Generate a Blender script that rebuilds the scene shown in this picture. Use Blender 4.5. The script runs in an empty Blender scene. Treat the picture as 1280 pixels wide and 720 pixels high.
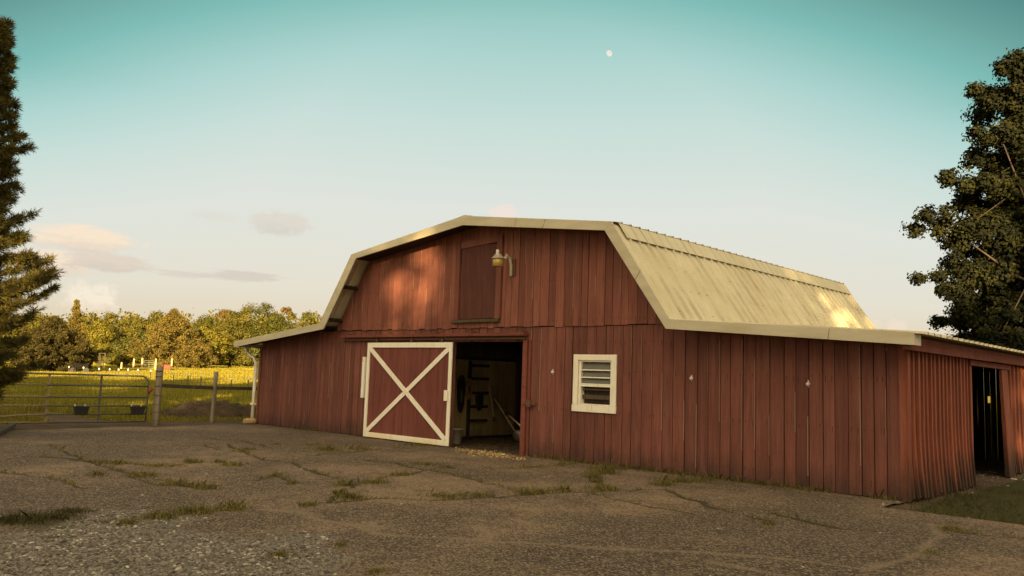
import bpy, math, random
import numpy as np
from mathutils import Vector, Matrix
random.seed(7); rng = np.random.default_rng(7)
S = bpy.context.scene
COL = S.collection
EXPO = 2.25

# ------------------------------------------------------------------ camera
F, PCX, PCY = 1037.0, 640.0, 360.0
RM = np.array([[0.7340, 0.0480, 0.6774], [0.6783, -0.1019, -0.7277], [0.03423, 0.99366, -0.10709]])
u_, s_, vt_ = np.linalg.svd(RM); RM = u_ @ vt_
CAM = np.array([4.107, -13.002, 1.6])
def ray(px, py): return RM @ np.array([px - PCX, PCY - py, -F])
def on_y(px, py, y=0.0):
    d = ray(px, py); return CAM + d * ((y - CAM[1]) / d[1])
def on_x(px, py, x=0.0):
    d = ray(px, py); return CAM + d * ((x - CAM[0]) / d[0])
def on_z(px, py, z=0.0):
    d = ray(px, py); return CAM + d * ((z - CAM[2]) / d[2])
def away(px, dist):
    """ground point at a distance in the direction of an azimuth"""
    d = ray(px, 433 + 0.0344 * (px + 485)); d[2] = 0; d /= np.linalg.norm(d[:2]); p = CAM + d * dist; p[2] = 0
    return p
def top_z(px, py, dist):
    d = ray(px, py); return CAM[2] + d[2] / np.linalg.norm(d[:2]) * dist
def project(P):
    c = (P - CAM) @ RM
    return PCX + F * c[..., 0] / -c[..., 2], PCY - F * c[..., 1] / -c[..., 2]

cd = bpy.data.cameras.new('camera'); cam = bpy.data.objects.new('camera', cd); COL.objects.link(cam)
m4 = Matrix([list(RM[i]) + [CAM[i]] for i in range(3)] + [[0, 0, 0, 1]])
cam.matrix_world = m4
cd.sensor_width = 36; cd.lens = F / 1280 * 36; cd.clip_start = 0.05; cd.clip_end = 6000
S.camera = cam

# ------------------------------------------------------------------ helpers
def lin(r, g, b):
    f = lambda c: (c / 255 / 12.92) if c / 255 <= 0.04045 else ((c / 255 + 0.055) / 1.055) ** 2.4
    return (f(r), f(g), f(b), 1)

class MB:
    def __init__(s): s.v = []; s.f = []; s.r = []; s.m = []
    def face(s, idx, r=0.5, m=0): s.f.append(tuple(idx)); s.r.append(r); s.m.append(m)
    def hexa(s, p, r=None, m=0):
        """8 corners: bottom ring of four, top ring of four"""
        r = random.random() if r is None else r
        b = len(s.v); s.v += [tuple(q) for q in p]
        for q in ((3, 2, 1, 0), (4, 5, 6, 7), (0, 1, 5, 4), (1, 2, 6, 5), (2, 3, 7, 6), (3, 0, 4, 7)):
            s.face([b + i for i in q], r, m)
    def box(s, x0, x1, y0, y1, z0, z1, r=None, m=0):
        s.hexa([(x0, y0, z0), (x1, y0, z0), (x1, y1, z0), (x0, y1, z0), (x0, y0, z1), (x1, y0, z1), (x1, y1, z1), (x0, y1, z1)], r, m)
    def bar(s, a, b, w, h, up=(0, 0, 1), r=None, m=0):
        a, b = Vector(a), Vector(b); d = (b - a).normalized(); side = d.cross(Vector(up)).normalized(); u = side.cross(d)
        o = [(-1, -1), (1, -1), (1, 1), (-1, 1)]
        s.hexa([a + side * (w / 2 * i) + u * (h / 2 * j) for i, j in o] + [b + side * (w / 2 * i) + u * (h / 2 * j) for i, j in o], r, m)
    def tube(s, pts, rad, n=8, r=None, m=0, cap=True):
        r = random.random() if r is None else r
        pts = [Vector(p) for p in pts]; k = len(pts)
        rad = [rad] * k if not hasattr(rad, '__len__') else rad
        b = len(s.v); prev = None
        for i, p in enumerate(pts):
            d = (pts[min(i + 1, k - 1)] - pts[max(i - 1, 0)]).normalized()
            if prev is None:
                a = Vector((0, 0, 1)) if abs(d.z) < 0.9 else Vector((1, 0, 0)); e1 = d.cross(a).normalized()
            else:
                e1 = (prev - d * prev.dot(d)).normalized()
            prev = e1; e2 = d.cross(e1)
            for j in range(n):
                t = 2 * math.pi * j / n; s.v.append(tuple(p + (e1 * math.cos(t) + e2 * math.sin(t)) * rad[i]))
        for i in range(k - 1):
            for j in range(n):
                s.face((b + i * n + j, b + i * n + (j + 1) % n, b + (i + 1) * n + (j + 1) % n, b + (i + 1) * n + j), r, m)
        if cap:
            s.face([b + j for j in range(n)][::-1], r, m); s.face([b + (k - 1) * n + j for j in range(n)], r, m)
    def lathe(s, c, prof, n=20, r=0.5, m=0):
        b = len(s.v); k = len(prof)
        for (R_, z) in prof:
            for j in range(n):
                t = 2 * math.pi * j / n; s.v.append((c[0] + R_ * math.cos(t), c[1] + R_ * math.sin(t), c[2] + z))
        for i in range(k - 1):
            for j in range(n):
                s.face((b + i * n + j, b + i * n + (j + 1) % n, b + (i + 1) * n + (j + 1) % n, b + (i + 1) * n + j), r, m)
        s.face([b + j for j in range(n)][::-1], r, m); s.face([b + (k - 1) * n + j for j in range(n)], r, m)
    def prism_y(s, poly, y0, y1, r=None, m=0):
        """(x,z) outline extruded from y0 to y1"""
        r = random.random() if r is None else r
        b = len(s.v); n = len(poly)
        s.v += [(x, y0, z) for x, z in poly] + [(x, y1, z) for x, z in poly]
        s.face([b + i for i in range(n)], r, m); s.face([b + n + i for i in range(n)][::-1], r, m)
        for i in range(n): s.face((b + (i + 1) % n, b + i, b + n + i, b + n + (i + 1) % n), r, m)
    def build(s, name, mats, parent=None, smooth=False, bevel=0):
        me = bpy.data.meshes.new(name); me.from_pydata(s.v, [], s.f)
        a = me.attributes.new('rnd', 'FLOAT', 'FACE'); a.data.foreach_set('value', np.array(s.r, dtype=np.float32))
        for mt in (mats if isinstance(mats, (list, tuple)) else [mats]): me.materials.append(mt)
        me.polygons.foreach_set('material_index', np.array(s.m, dtype=np.int32))
        if smooth: me.polygons.foreach_set('use_smooth', np.ones(len(s.f), dtype=bool))
        return link(name, me, parent, bevel)

def link(name, me, parent=None, bevel=0):
    me.update()
    o = bpy.data.objects.new(name, me); COL.objects.link(o)
    if parent is not None:
        o.parent = parent
        if parent.parent is None: o.matrix_parent_inverse = Matrix.Translation(-Vector(parent.location))
    if bevel:
        b = o.modifiers.new('bevel', 'BEVEL'); b.width = bevel; b.segments = 2; b.limit_method = 'ANGLE'
    return o
def quads(name, V, mats, parent=None, rnd=None, k=4, mi=None, smooth=False):
    """V: (n,k,3) loose faces"""
    n = V.shape[0]; me = bpy.data.meshes.new(name)
    me.vertices.add(n * k); me.vertices.foreach_set('co', V.reshape(-1).astype(np.float32))
    me.loops.add(n * k); me.loops.foreach_set('vertex_index', np.arange(n * k, dtype=np.int32))
    me.polygons.add(n); me.polygons.foreach_set('loop_start', np.arange(0, n * k, k, dtype=np.int32))
    me.update(calc_edges=True)
    if rnd is None: rnd = rng.random(n)
    a = me.attributes.new('rnd', 'FLOAT', 'FACE'); a.data.foreach_set('value', rnd.astype(np.float32))
    for mt in (mats if isinstance(mats, (list, tuple)) else [mats]): me.materials.append(mt)
    if mi is not None: me.polygons.foreach_set('material_index', mi.astype(np.int32))
    return link(name, me, parent)
def tag(o, label=None, cat=None, group=None, kind=None):
    if label: o['label'] = label
    if cat: o['category'] = cat
    if group: o['group'] = group
    if kind: o['kind'] = kind
    return o
def thing(name, loc, label, cat, group=None):
    o = bpy.data.objects.new(name, None); COL.objects.link(o); o.location = loc; o.empty_display_size = 0.2
    return tag(o, label, cat, group)

# ------------------------------------------------------------------ materials
class NT:
    def __init__(s, name):
        s.mat = bpy.data.materials.new(name); s.mat.use_nodes = True; s.t = s.mat.node_tree; s.t.nodes.clear()
        s.out = s.n('ShaderNodeOutputMaterial'); s.p = s.n('ShaderNodeBsdfPrincipled'); s.l(s.p.outputs[0], s.out.inputs[0])
    def n(s, ty, **kw):
        x = s.t.nodes.new(ty)
        for k, v in kw.items(): setattr(x, k, v)
        return x
    def l(s, a, b): s.t.links.new(a, b)
    def val(s, sock, v):
        if hasattr(v, 'is_output'): s.l(v, sock)
        else: sock.default_value = v
    def pos(s): return s.n('ShaderNodeNewGeometry').outputs['Position']
    def mapping(s, scale, rot=(0, 0, 0), vec=None):
        m = s.n('ShaderNodeMapping'); m.inputs['Scale'].default_value = scale; m.inputs['Rotation'].default_value = rot
        s.l(vec or s.pos(), m.inputs[0]); return m.outputs[0]
    def noise(s, vec, scale, detail=4, rough=0.55, dist=0):
        x = s.n('ShaderNodeTexNoise'); s.l(vec, x.inputs['Vector']); x.inputs['Scale'].default_value = scale
        x.inputs['Detail'].default_value = detail; x.inputs['Roughness'].default_value = rough; x.inputs['Distortion'].default_value = dist
        return x.outputs['Fac']
    def voro(s, vec, scale, feat='F1'):
        x = s.n('ShaderNodeTexVoronoi', feature=feat); s.l(vec, x.inputs['Vector']); x.inputs['Scale'].default_value = scale; return x
    def attr(s, name): return s.n('ShaderNodeAttribute', attribute_name=name).outputs['Fac']
    def math(s, op, a, b=0.0, clamp=False):
        x = s.n('ShaderNodeMath', operation=op, use_clamp=clamp); s.val(x.inputs[0], a); s.val(x.inputs[1], b); return x.outputs[0]
    def ramp(s, fac, stops, interp='LINEAR'):
        x = s.n('ShaderNodeValToRGB'); s.l(fac, x.inputs[0]); r = x.color_ramp; r.interpolation = interp
        while len(r.elements) < len(stops): r.elements.new(0.5)
        for e, (p, c) in zip(r.elements, stops):
            e.position = p; e.color = (c, c, c, 1) if not hasattr(c, '__len__') else (tuple(c) + (1,))[:4]
        return x.outputs[0]
    def mix(s, f, a, b, mode='MIX'):
        x = s.n('ShaderNodeMix', data_type='RGBA', blend_type=mode)
        s.val(x.inputs['Factor'], f)
        for k, v in ((6, a), (7, b)):
            if hasattr(v, 'is_output'): s.l(v, x.inputs[k])
            else: x.inputs[k].default_value = (tuple(v) + (1,))[:4]
        return x.outputs[2]
    def sep(s, vec):
        x = s.n('ShaderNodeSeparateXYZ'); s.l(vec, x.inputs[0]); return x.outputs
    def bump(s, h, strength=0.4, dist=0.01, normal=None):
        x = s.n('ShaderNodeBump'); s.l(h, x.inputs['Height']); x.inputs['Strength'].default_value = strength; x.inputs['Distance'].default_value = dist
        if normal is not None: s.l(normal, x.inputs['Normal'])
        s.l(x.outputs[0], s.p.inputs['Normal']); return x.outputs[0]
    def fin(s, col, rough=0.8, spec=0.3, metal=0.0):
        s.val(s.p.inputs['Base Color'], col if hasattr(col, 'is_output') else (tuple(col) + (1,))[:4])
        s.val(s.p.inputs['Roughness'], rough); s.p.inputs['Specular IOR Level'].default_value = spec; s.p.inputs['Metallic'].default_value = metal
        return s.mat

def wood_mat(name, c_lo, c_mid, c_hi, dirt=(0.03, 0.025, 0.018), base_dirt=0.0, pale=0.0, var=0.5, horizontal=False, streak=0.45):
    """painted or bare boards, grain along z (or along the horizontal), per-board tone from the rnd attribute"""
    N = NT(name); P = N.pos(); rnd = N.attr('rnd')
    comb = N.n('ShaderNodeCombineXYZ'); r9 = N.math('MULTIPLY', rnd, 37.0); N.l(r9, comb.inputs[0]); N.l(r9, comb.inputs[1]); N.l(r9, comb.inputs[2])
    add = N.n('ShaderNodeVectorMath', operation='ADD'); N.l(P, add.inputs[0]); N.l(comb.outputs[0], add.inputs[1]); V = add.outputs[0]
    sc = (3, 3, 40) if horizontal else (34, 34, 1.6)
    grain = N.noise(N.mapping(sc, vec=V), 1.0, 5, 0.65, 0.4)
    blot = N.noise(N.mapping((1.6, 1.6, 0.7), vec=V), 1.2, 4, 0.6)
    fine = N.noise(N.mapping((90, 90, 9) if not horizontal else (12, 12, 90), vec=V), 1.0, 3, 0.6)
    c = N.mix(N.ramp(rnd, [(0.0, 0.5 - var), (1.0, 0.5 + var)]), c_lo, c_hi)
    c = N.mix(0.5, c, c_mid)
    c = N.mix(N.ramp(blot, [(0.35, 0.0), (0.7, 0.55)]), c, tuple(0.58 * x for x in c_mid))
    fade = N.noise(N.mapping((7, 7, 0.35), vec=V), 1.0, 5, 0.65); c = N.mix(N.ramp(fade, [(0.50, 0.0), (0.72, streak * .8)]), c, tuple(min(1, 1.35 * x + .03) for x in c_mid)); c = N.mix(N.ramp(fade, [(0.28, streak), (0.46, 0.0)]), c, tuple(0.42 * x for x in c_mid))
    c = N.mix(N.ramp(grain, [(0.46, 0.0), (0.72, 0.65)]), c, tuple(0.45 * x for x in c_mid))
    c = N.mix(N.ramp(fine, [(0.58, 0.0), (0.8, 0.35)]), c, tuple(min(1, 1.5 * x + 0.02) for x in c_mid))
    if pale > 0:
        chip = N.noise(N.mapping((22, 22, 2.2), vec=V), 1.0, 6, 0.7)
        c = N.mix(N.ramp(chip, [(0.69, 0.0), (0.74, pale)]), c, (0.42, 0.33, 0.24))
    if base_dirt > 0:
        z = N.sep(P)[2]
        n2 = N.noise(N.mapping((5, 5, 1.2), vec=V), 1.0, 5, 0.65)
        h = N.math('SUBTRACT', N.math('MULTIPLY', n2, base_dirt * 2.2), z)
        c = N.mix(N.ramp(h, [(0.0, 0.0), (0.55, 0.85)]), c, dirt)
        st = N.noise(N.mapping((9, 9, 0.5), vec=V), 1.0, 4, 0.6)
        c = N.mix(N.ramp(st, [(0.66, 0.0), (0.8, 0.55)]), c, dirt)
    N.bump(N.math('ADD', grain, N.math('MULTIPLY', fine, 0.5)), 0.45, 0.006)
    return N.fin(c, 0.82, 0.2)

RED = wood_mat('red_barn_boards', (0.088, 0.032, 0.024), (0.168, 0.061, 0.043), (0.262, 0.094, 0.062), base_dirt=0.40, pale=0.7, var=0.8, streak=0.5)
REDU = wood_mat('red_gable_boards', (0.130, 0.045, 0.032), (0.215, 0.078, 0.052), (0.310, 0.112, 0.070), pale=0.7, var=0.8, streak=0.5)
REDS = wood_mat('red_side_boards', (0.19, 0.058, 0.034), (0.26, 0.080, 0.045), (0.33, 0.11, 0.06), dirt=(0.025, 0.022, 0.014), base_dirt=0.6, pale=0.5)
REDD = wood_mat('red_door_panel', (0.165, 0.052, 0.038), (0.185, 0.058, 0.042), (0.205, 0.064, 0.046), base_dirt=0.06, var=0.4)
PALEE = wood_mat('raw_board_edge', (0.36, 0.26, 0.17), (0.42, 0.31, 0.21), (0.48, 0.36, 0.25))
REDP = wood_mat('red_loft_panel', (0.085, 0.031, 0.023), (0.115, 0.040, 0.029), (0.145, 0.052, 0.036), pale=0.4, streak=0.35)
REDT = wood_mat('red_trim', (0.17, 0.050, 0.034), (0.20, 0.058, 0.038), (0.23, 0.068, 0.044), pale=0.45, horizontal=True)
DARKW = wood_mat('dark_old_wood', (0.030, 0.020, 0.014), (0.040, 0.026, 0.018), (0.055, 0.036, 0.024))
RAW = wood_mat('bare_plank', (0.26, 0.19, 0.075), (0.42, 0.31, 0.13), (0.58, 0.44, 0.20), base_dirt=0.3, var=0.9)
RAWD = wood_mat('dark_plank', (0.07, 0.050, 0.028), (0.09, 0.064, 0.036), (0.11, 0.08, 0.045))
GREYW = wood_mat('weathered_post', (0.17, 0.14, 0.09), (0.23, 0.19, 0.125), (0.30, 0.25, 0.17), base_dirt=0.1, pale=0.3)
RAILW = wood_mat('fence_rail_wood', (0.07, 0.055, 0.035), (0.09, 0.07, 0.045), (0.12, 0.095, 0.06), horizontal=True)
PALEW = wood_mat('pale_timber', (0.50, 0.36, 0.17), (0.56, 0.41, 0.20), (0.62, 0.46, 0.23))
SIDEP = wood_mat('ladder_rung_wood', (0.035, 0.026, 0.014), (0.05, 0.037, 0.02), (0.07, 0.05, 0.03), horizontal=True)

def white_mat(name, c, yellow=(0.72, 0.58, 0.30)):
    N = NT(name); P = N.pos()
    b = N.noise(P, 2.2, 5, 0.6); s = N.noise(N.mapping((30, 30, 3)), 1.0, 4, 0.65)
    col = N.mix(N.ramp(b, [(0.42, 0.0), (0.72, 0.5)]), c, tuple(x * y for x, y in zip(c, (0.9, 0.82, 0.66))))
    col = N.mix(N.ramp(s, [(0.56, 0.0), (0.76, 0.55)]), col, (0.34, 0.26, 0.16))
    z = N.sep(P)[2]
    col = N.mix(N.ramp(N.math('ADD', N.math('MULTIPLY', z, -1.0), N.math('MULTIPLY', b, 0.5)), [(0.05, 0.0), (0.25, 0.75)]), col, yellow)
    N.bump(s, 0.25, 0.004); return N.fin(col, 0.62, 0.3)
WHITE = white_mat('white_trim_paint', (0.80, 0.75, 0.60))

def roof_mat():
    N = NT('cream_metal_roof'); P = N.pos()
    b = N.noise(P, 0.8, 5, 0.6); st = N.noise(N.mapping((3.0, 16, 1.0)), 1.0, 5, 0.65)
    c = N.mix(N.ramp(b, [(0.35, 0.0), (0.7, 1.0)]), (0.58, 0.53, 0.365), (0.50, 0.445, 0.28))
    c = N.mix(N.ramp(st, [(0.56, 0.0), (0.78, 0.55)]), c, (0.42, 0.34, 0.19))
    sp = N.noise(N.mapping((9, 9, 5)), 1.0, 3, 0.7)
    c = N.mix(N.ramp(sp, [(0.74, 0.0), (0.78, 0.8)]), c, (0.13, 0.085, 0.045))
    xyz = N.sep(P); fy = N.math('ABSOLUTE', N.math('SUBTRACT', N.math('FRACT', N.math('DIVIDE', N.math('ADD', xyz[1], 0.58), 0.30)), 0.80)); fz = N.math('ABSOLUTE', N.math('SUBTRACT', N.math('FRACT', N.math('DIVIDE', xyz[2], 0.445)), 0.5))
    dot = N.math('MULTIPLY', N.math('LESS_THAN', fy, 0.035), N.math('LESS_THAN', fz, 0.02)); c = N.mix(N.math('MULTIPLY', dot, N.ramp(sp, [(0.50, 0.0), (0.60, 0.85)])), c, (0.10, 0.06, 0.03))
    side = N.math('MULTIPLY', N.math('LESS_THAN', fy, 0.11), N.ramp(N.noise(N.mapping((0.9, 5, 0.9)), 1.0, 5, 0.65), [(0.42, 0.0), (0.66, 0.6)])); c = N.mix(side, c, (0.28, 0.22, 0.12))
    run = N.noise(N.mapping((1.5, 26, 1.0)), 1.0, 4, 0.6); c = N.mix(N.ramp(run, [(0.62, 0.0), (0.74, 0.55)]), c, (0.30, 0.22, 0.11))
    return N.fin(c, N.ramp(b, [(0.3, 0.42), (0.7, 0.6)]), 0.45)
ROOF = roof_mat()
def trim_mat():
    N = NT('cream_metal_trim'); P = N.pos(); b = N.noise(N.mapping((1.2, 1.2, 5)), 1.0, 5, 0.6); f = N.noise(P, 14, 4, 0.7)
    c = N.mix(N.ramp(b, [(0.35, 0.0), (0.72, 1.0)]), (0.54, 0.475, 0.32), (0.42, 0.365, 0.225))
    c = N.mix(N.ramp(f, [(0.64, 0.0), (0.75, 0.4)]), c, (0.30, 0.23, 0.13))
    return N.fin(c, 0.5, 0.4)
TRIM = trim_mat()
def plain(name, c, rough=0.6, metal=0.0, spec=0.3, vary=0.35, scale=20):
    N = NT(name); n = N.noise(N.pos(), scale, 5, 0.65)
    col = N.mix(N.ramp(n, [(0.35, 0.0), (0.75, 1.0)]), c, tuple(x * (1 - vary) for x in c))
    N.bump(n, 0.15, 0.004); return N.fin(col, rough, spec, metal)
GATEM = plain('painted_gate_steel', (0.10, 0.095, 0.07), 0.5, 0.0, 0.4)
GATEP = plain('worn_gate_steel', (0.34, 0.25, 0.14), 0.6, 0.0, 0.3)
WIRE = plain('galvanised_wire', (0.22, 0.20, 0.15), 0.5, 0.4)
WIRED = plain('dark_wire', (0.10, 0.09, 0.06), 0.6, 0.2)
RUBBER = plain('black_rubber', (0.022, 0.02, 0.02), 0.6)
STEEL = plain('grey_steel', (0.40, 0.36, 0.28), 0.45, 0.6)
CREAMM = plain('cream_enamel', (0.72, 0.64, 0.46), 0.45, 0.0, 0.5)
RUSTM = plain('rusty_iron', (0.16, 0.08, 0.045), 0.8, 0.2)
ROPE = plain('dark_rope', (0.035, 0.028, 0.02), 0.9)
ROPEO = plain('tan_strap', (0.40, 0.22, 0.12), 0.8)
ROPER = plain('red_cord', (0.30, 0.06, 0.05), 0.8)
HANDLE = plain('tool_handle_wood', (0.62, 0.46, 0.25), 0.6)
PAPER = plain('grey_paper', (0.42, 0.40, 0.34), 0.8)
PLASTW = plain('white_porcelain', (0.75, 0.72, 0.62), 0.3)
TPOST = plain('dark_steel_stake', (0.10, 0.085, 0.05), 0.7)
BRICKR = plain('reddish_paint', (0.20, 0.075, 0.04), 0.8)
NAILM = plain('rusted_nail', (0.045, 0.022, 0.014), 0.9)
DARKM = plain('dark_green_metal', (0.012, 0.011, 0.008), 0.95, spec=.03)
def stone_mat():
    N = NT('tan_stone'); P = N.pos(); n = N.noise(P, 7, 7, 0.7); v = N.noise(P, 30, 4, 0.7)
    c = N.mix(N.ramp(n, [(0.3, 0.0), (0.7, 1.0)]), (0.48, 0.33, 0.15), (0.26, 0.17, 0.08)); c = N.mix(N.ramp(v, [(0.5, 0), (0.8, 0.5)]), c, (0.14, 0.1, 0.06))
    N.bump(N.math('ADD', n, N.math('MULTIPLY', v, 0.4)), 0.7, 0.03); return N.fin(c, 0.9, 0.2)
STONE = stone_mat()
def amber_mat():
    N = NT('amber_glass'); n = N.noise(N.pos(), 25, 3, 0.5)
    col = N.mix(N.ramp(n, [(0.3, 0.0), (0.7, 1.0)]), (0.62, 0.44, 0.10), (0.45, 0.30, 0.06))
    N.fin(col, 0.18, 0.5); N.p.inputs['Transmission Weight'].default_value = 0.35; return N.mat
AMBER = amber_mat()
def glass_mat():
    N = NT('dusty_window_glass'); n = N.noise(N.mapping((4, 4, 18)), 1.0, 4, 0.6)
    col = N.mix(n, (0.16, 0.15, 0.11), (0.24, 0.23, 0.17)); N.fin(col, 0.16, 0.6)
    N.p.inputs['Transmission Weight'].default_value = 0.35; return N.mat
GLASS = glass_mat()

def leaf_mat(name, stops, trans=0.35, rough=0.6, spec=0.2):
    N = NT(name); r = N.attr('rnd'); big = N.noise(N.pos(), 0.35, 3, 0.6)
    f = N.math('ADD', N.math('MULTIPLY', r, 0.65), N.math('MULTIPLY', big, 0.45), True)
    c = N.ramp(f, stops); N.fin(c, rough, spec)
    tr = N.n('ShaderNodeBsdfTranslucent'); N.l(N.mix(1.0, c, (1.0, 1.0, 0.45), 'MULTIPLY'), tr.inputs[0])
    ms = N.n('ShaderNodeMixShader'); ms.inputs[0].default_value = trans
    N.l(N.p.outputs[0], ms.inputs[1]); N.l(tr.outputs[0], ms.inputs[2]); N.l(ms.outputs[0], N.out.inputs[0]); return N.mat
LEAF_DEC = leaf_mat('oak_leaves', [(0.15, (0.041, 0.045, 0.008)), (0.5, (0.094, 0.086, 0.013)), (0.85, (0.148, 0.123, 0.020))])
LEAF_GRN = leaf_mat('deep_green_leaves', [(0.15, (0.030, 0.038, 0.008)), (0.5, (0.066, 0.070, 0.012)), (0.85, (0.112, 0.104, 0.016))])
LEAF_YEL = leaf_mat('yellow_green_leaves', [(0.15, (0.072, 0.072, 0.009)), (0.5, (0.132, 0.115, 0.014)), (0.85, (0.187, 0.153, 0.019))])
LEAF_BRN = leaf_mat('russet_leaves', [(0.15, (0.060, 0.045, 0.012)), (0.5, (0.115, 0.075, 0.018)), (0.85, (0.16, 0.10, 0.025))])
LEAF_CED = leaf_mat('cedar_sprays', [(0.15, (0.050, 0.042, 0.010)), (0.5, (0.110, 0.084, 0.017)), (0.85, (0.17, 0.125, 0.024))], 0.2)
LEAF_NEAR = leaf_mat('conifer_needles', [(0.15, (0.040, 0.037, 0.012)), (0.5, (0.085, 0.074, 0.018)), (0.85, (0.15, 0.125, 0.027))], 0.25)
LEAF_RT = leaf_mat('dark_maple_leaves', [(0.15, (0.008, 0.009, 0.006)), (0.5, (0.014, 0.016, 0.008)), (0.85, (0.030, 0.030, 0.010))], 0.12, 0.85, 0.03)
LEAF_DK = leaf_mat('dark_shaded_cedar_sprays', [(0.15, (0.022, 0.020, 0.008)), (0.5, (0.040, 0.034, 0.011)), (0.85, (0.065, 0.052, 0.015))], 0.15, 0.8, 0.05)  # dark cedar species, with its shade darkened into the colour too
WEEDG = leaf_mat('shady_grass', [(0.1, (0.036, 0.038, 0.012)), (0.5, (0.062, 0.060, 0.020)), (0.9, (0.12, 0.10, 0.038))], 0.3)
BARK = wood_mat('bark', (0.045, 0.032, 0.022), (0.065, 0.047, 0.03), (0.09, 0.066, 0.042))
GRASS = leaf_mat('meadow_grass', [(0.1, (0.11, 0.110, 0.012)), (0.5, (0.215, 0.185, 0.016)), (0.9, (0.30, 0.245, 0.030))], 0.4)
WEED = leaf_mat('weed_blades', [(0.1, (0.065, 0.066, 0.015)), (0.5, (0.135, 0.122, 0.030)), (0.9, (0.34, 0.27, 0.10))], 0.35)
STRAW = leaf_mat('pale_shavings', [(0.1, (0.22, 0.15, 0.07)), (0.5, (0.42, 0.30, 0.13)), (0.9, (0.66, 0.50, 0.25))], 0.1)
HAY = leaf_mat('brown_straw', [(0.1, (0.035, 0.024, 0.014)), (0.5, (0.065, 0.045, 0.026)), (0.9, (0.12, 0.085, 0.045))], 0.1)

# ------------------------------------------------------------------ sun, sky
SUN_EL = math.radians(11.0)
sh = Vector((0.72, -0.694, 0)).normalized()
SD = np.array([sh.x * math.cos(SUN_EL), sh.y * math.cos(SUN_EL), math.sin(SUN_EL)])
ld = bpy.data.lights.new('sun', 'SUN'); ld.energy = 5.0; ld.angle = math.radians(0.5); ld.color = (1.0, 0.71, 0.34)
lo = bpy.data.objects.new('sun', ld); COL.objects.link(lo); lo.rotation_euler = Vector(SD).to_track_quat('Z', 'Y').to_euler(); lo.location = tuple(SD * 100)

W = bpy.data.worlds.new('World'); S.world = W; W.use_nodes = True
class WT(NT):
    def __init__(s): s.t = W.node_tree; s.t.nodes.clear()
w = WT()
wo = w.n('ShaderNodeOutputWorld'); bg = w.n('ShaderNodeBackground'); w.l(bg.outputs[0], wo.inputs[0])
sky = w.n('ShaderNodeTexSky', sky_type='NISHITA'); sky.sun_disc = False; sky.sun_elevation = SUN_EL; sky.sun_rotation = math.atan2(sh.x, sh.y)
sky.dust_density = 3.0; sky.ozone_density = 2.0
gen = w.n('ShaderNodeTexCoord').outputs['Generated']
nrm = w.n('ShaderNodeVectorMath', operation='NORMALIZE'); w.l(gen, nrm.inputs[0]); D = nrm.outputs[0]
def wdot(v):
    x = w.n('ShaderNodeVectorMath', operation='DOT_PRODUCT'); w.l(D, x.inputs[0]); x.inputs[1].default_value = tuple(v); return x.outputs['Value']
zz = w.sep(D)[2]
fdir = RM @ np.array([0, 0, -1.0])
off = w.math('MULTIPLY', w.math('SUBTRACT', 0.95, wdot(fdir / np.linalg.norm(fdir)), True), 1.4)
off = w.math('MINIMUM', off, 0.24)
zi = w.math('ADD', zz, w.math('MULTIPLY', off, w.ramp(zz, [(0.05, 0.0), (0.3, 1.0)])))
k = 2 ** -EXPO
def sk(r, g, b): c = lin(r, g, b); return tuple(k * x for x in c[:3])
col = w.ramp(zi, [(0.0, sk(214, 188, 146)), (0.03, sk(232, 212, 180)), (0.10, sk(232, 224, 206)), (0.20, sk(226, 228, 217)), (0.29, sk(205, 224, 214)), (0.37, sk(176, 214, 205)),
                  (0.46, sk(126, 189, 178)), (0.52, sk(106, 162, 151)), (0.58, sk(76, 136, 129)), (0.74, sk(138, 140, 122)), (1.0, sk(178, 164, 134))])
# clouds, each a lump of noise at its own direction
def cloud(col, px, py, ww, hh, light, strength, nscale, seed, shade=None):
    d0 = ray(px, py); d0 /= np.linalg.norm(d0); r0 = np.cross(d0, [0, 0, 1]); r0 /= np.linalg.norm(r0); u0 = np.cross(r0, d0)
    x = w.math('MULTIPLY', wdot(r0), F / ww); y = w.math('MULTIPLY', wdot(u0), F / hh)
    c3 = w.n('ShaderNodeCombineXYZ'); w.l(x, c3.inputs[0]); w.l(y, c3.inputs[1]); c3.inputs[2].default_value = seed
    n = w.noise(c3.outputs[0], nscale, 9, 0.66, 0.35)
    d2 = w.math('ADD', w.math('MULTIPLY', x, x), w.math('MULTIPLY', y, y))
    v = w.math('SUBTRACT', w.math('ADD', w.math('MULTIPLY', n, 1.7), 0.02), w.math('MULTIPLY', d2, 0.75))
    front = w.math('GREATER_THAN', wdot(d0), 0.5)
    a = w.math('MULTIPLY', w.ramp(v, [(0.28, 0.0), (0.66, strength)]), front)
    n2 = w.math('ADD', w.math('MULTIPLY', y, 0.5), w.math('MULTIPLY', n, 0.9))
    cc = w.mix(w.ramp(n2, [(-0.0, 0.0), (0.5, 1.0)]), shade or light, light)
    return w.mix(a, col, cc)
pk_ = sk(255, 230, 200); gy = sk(222, 204, 188); wh = sk(252, 238, 216); st_ = sk(214, 200, 186)
col = cloud(col, 105, 299, 72, 20, pk_, 0.9, 2.3, 1.3, gy)
col = cloud(col, 60, 328, 62, 17, pk_, 0.85, 2.3, 4.1, gy)
col = cloud(col, 135, 328, 60, 16, sk(228, 208, 190), 0.8, 2.2, 7.7, sk(208, 192, 180))
col = cloud(col, 302, 345, 62, 8, st_, 0.75, 1.3, 2.9)
col = cloud(col, 228, 343, 40, 6, st_, 0.5, 1.4, 6.1)
col = cloud(col, 350, 279, 44, 18, sk(226, 212, 196), 0.75, 2.6, 9.4, sk(206, 200, 192))
col = cloud(col, 270, 270, 30, 8, sk(226, 212, 196), 0.3, 1.8, 3.4)
col = cloud(col, 112, 378, 34, 30, wh, 0.95, 2.0, 5.2, sk(226, 202, 172))
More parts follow.
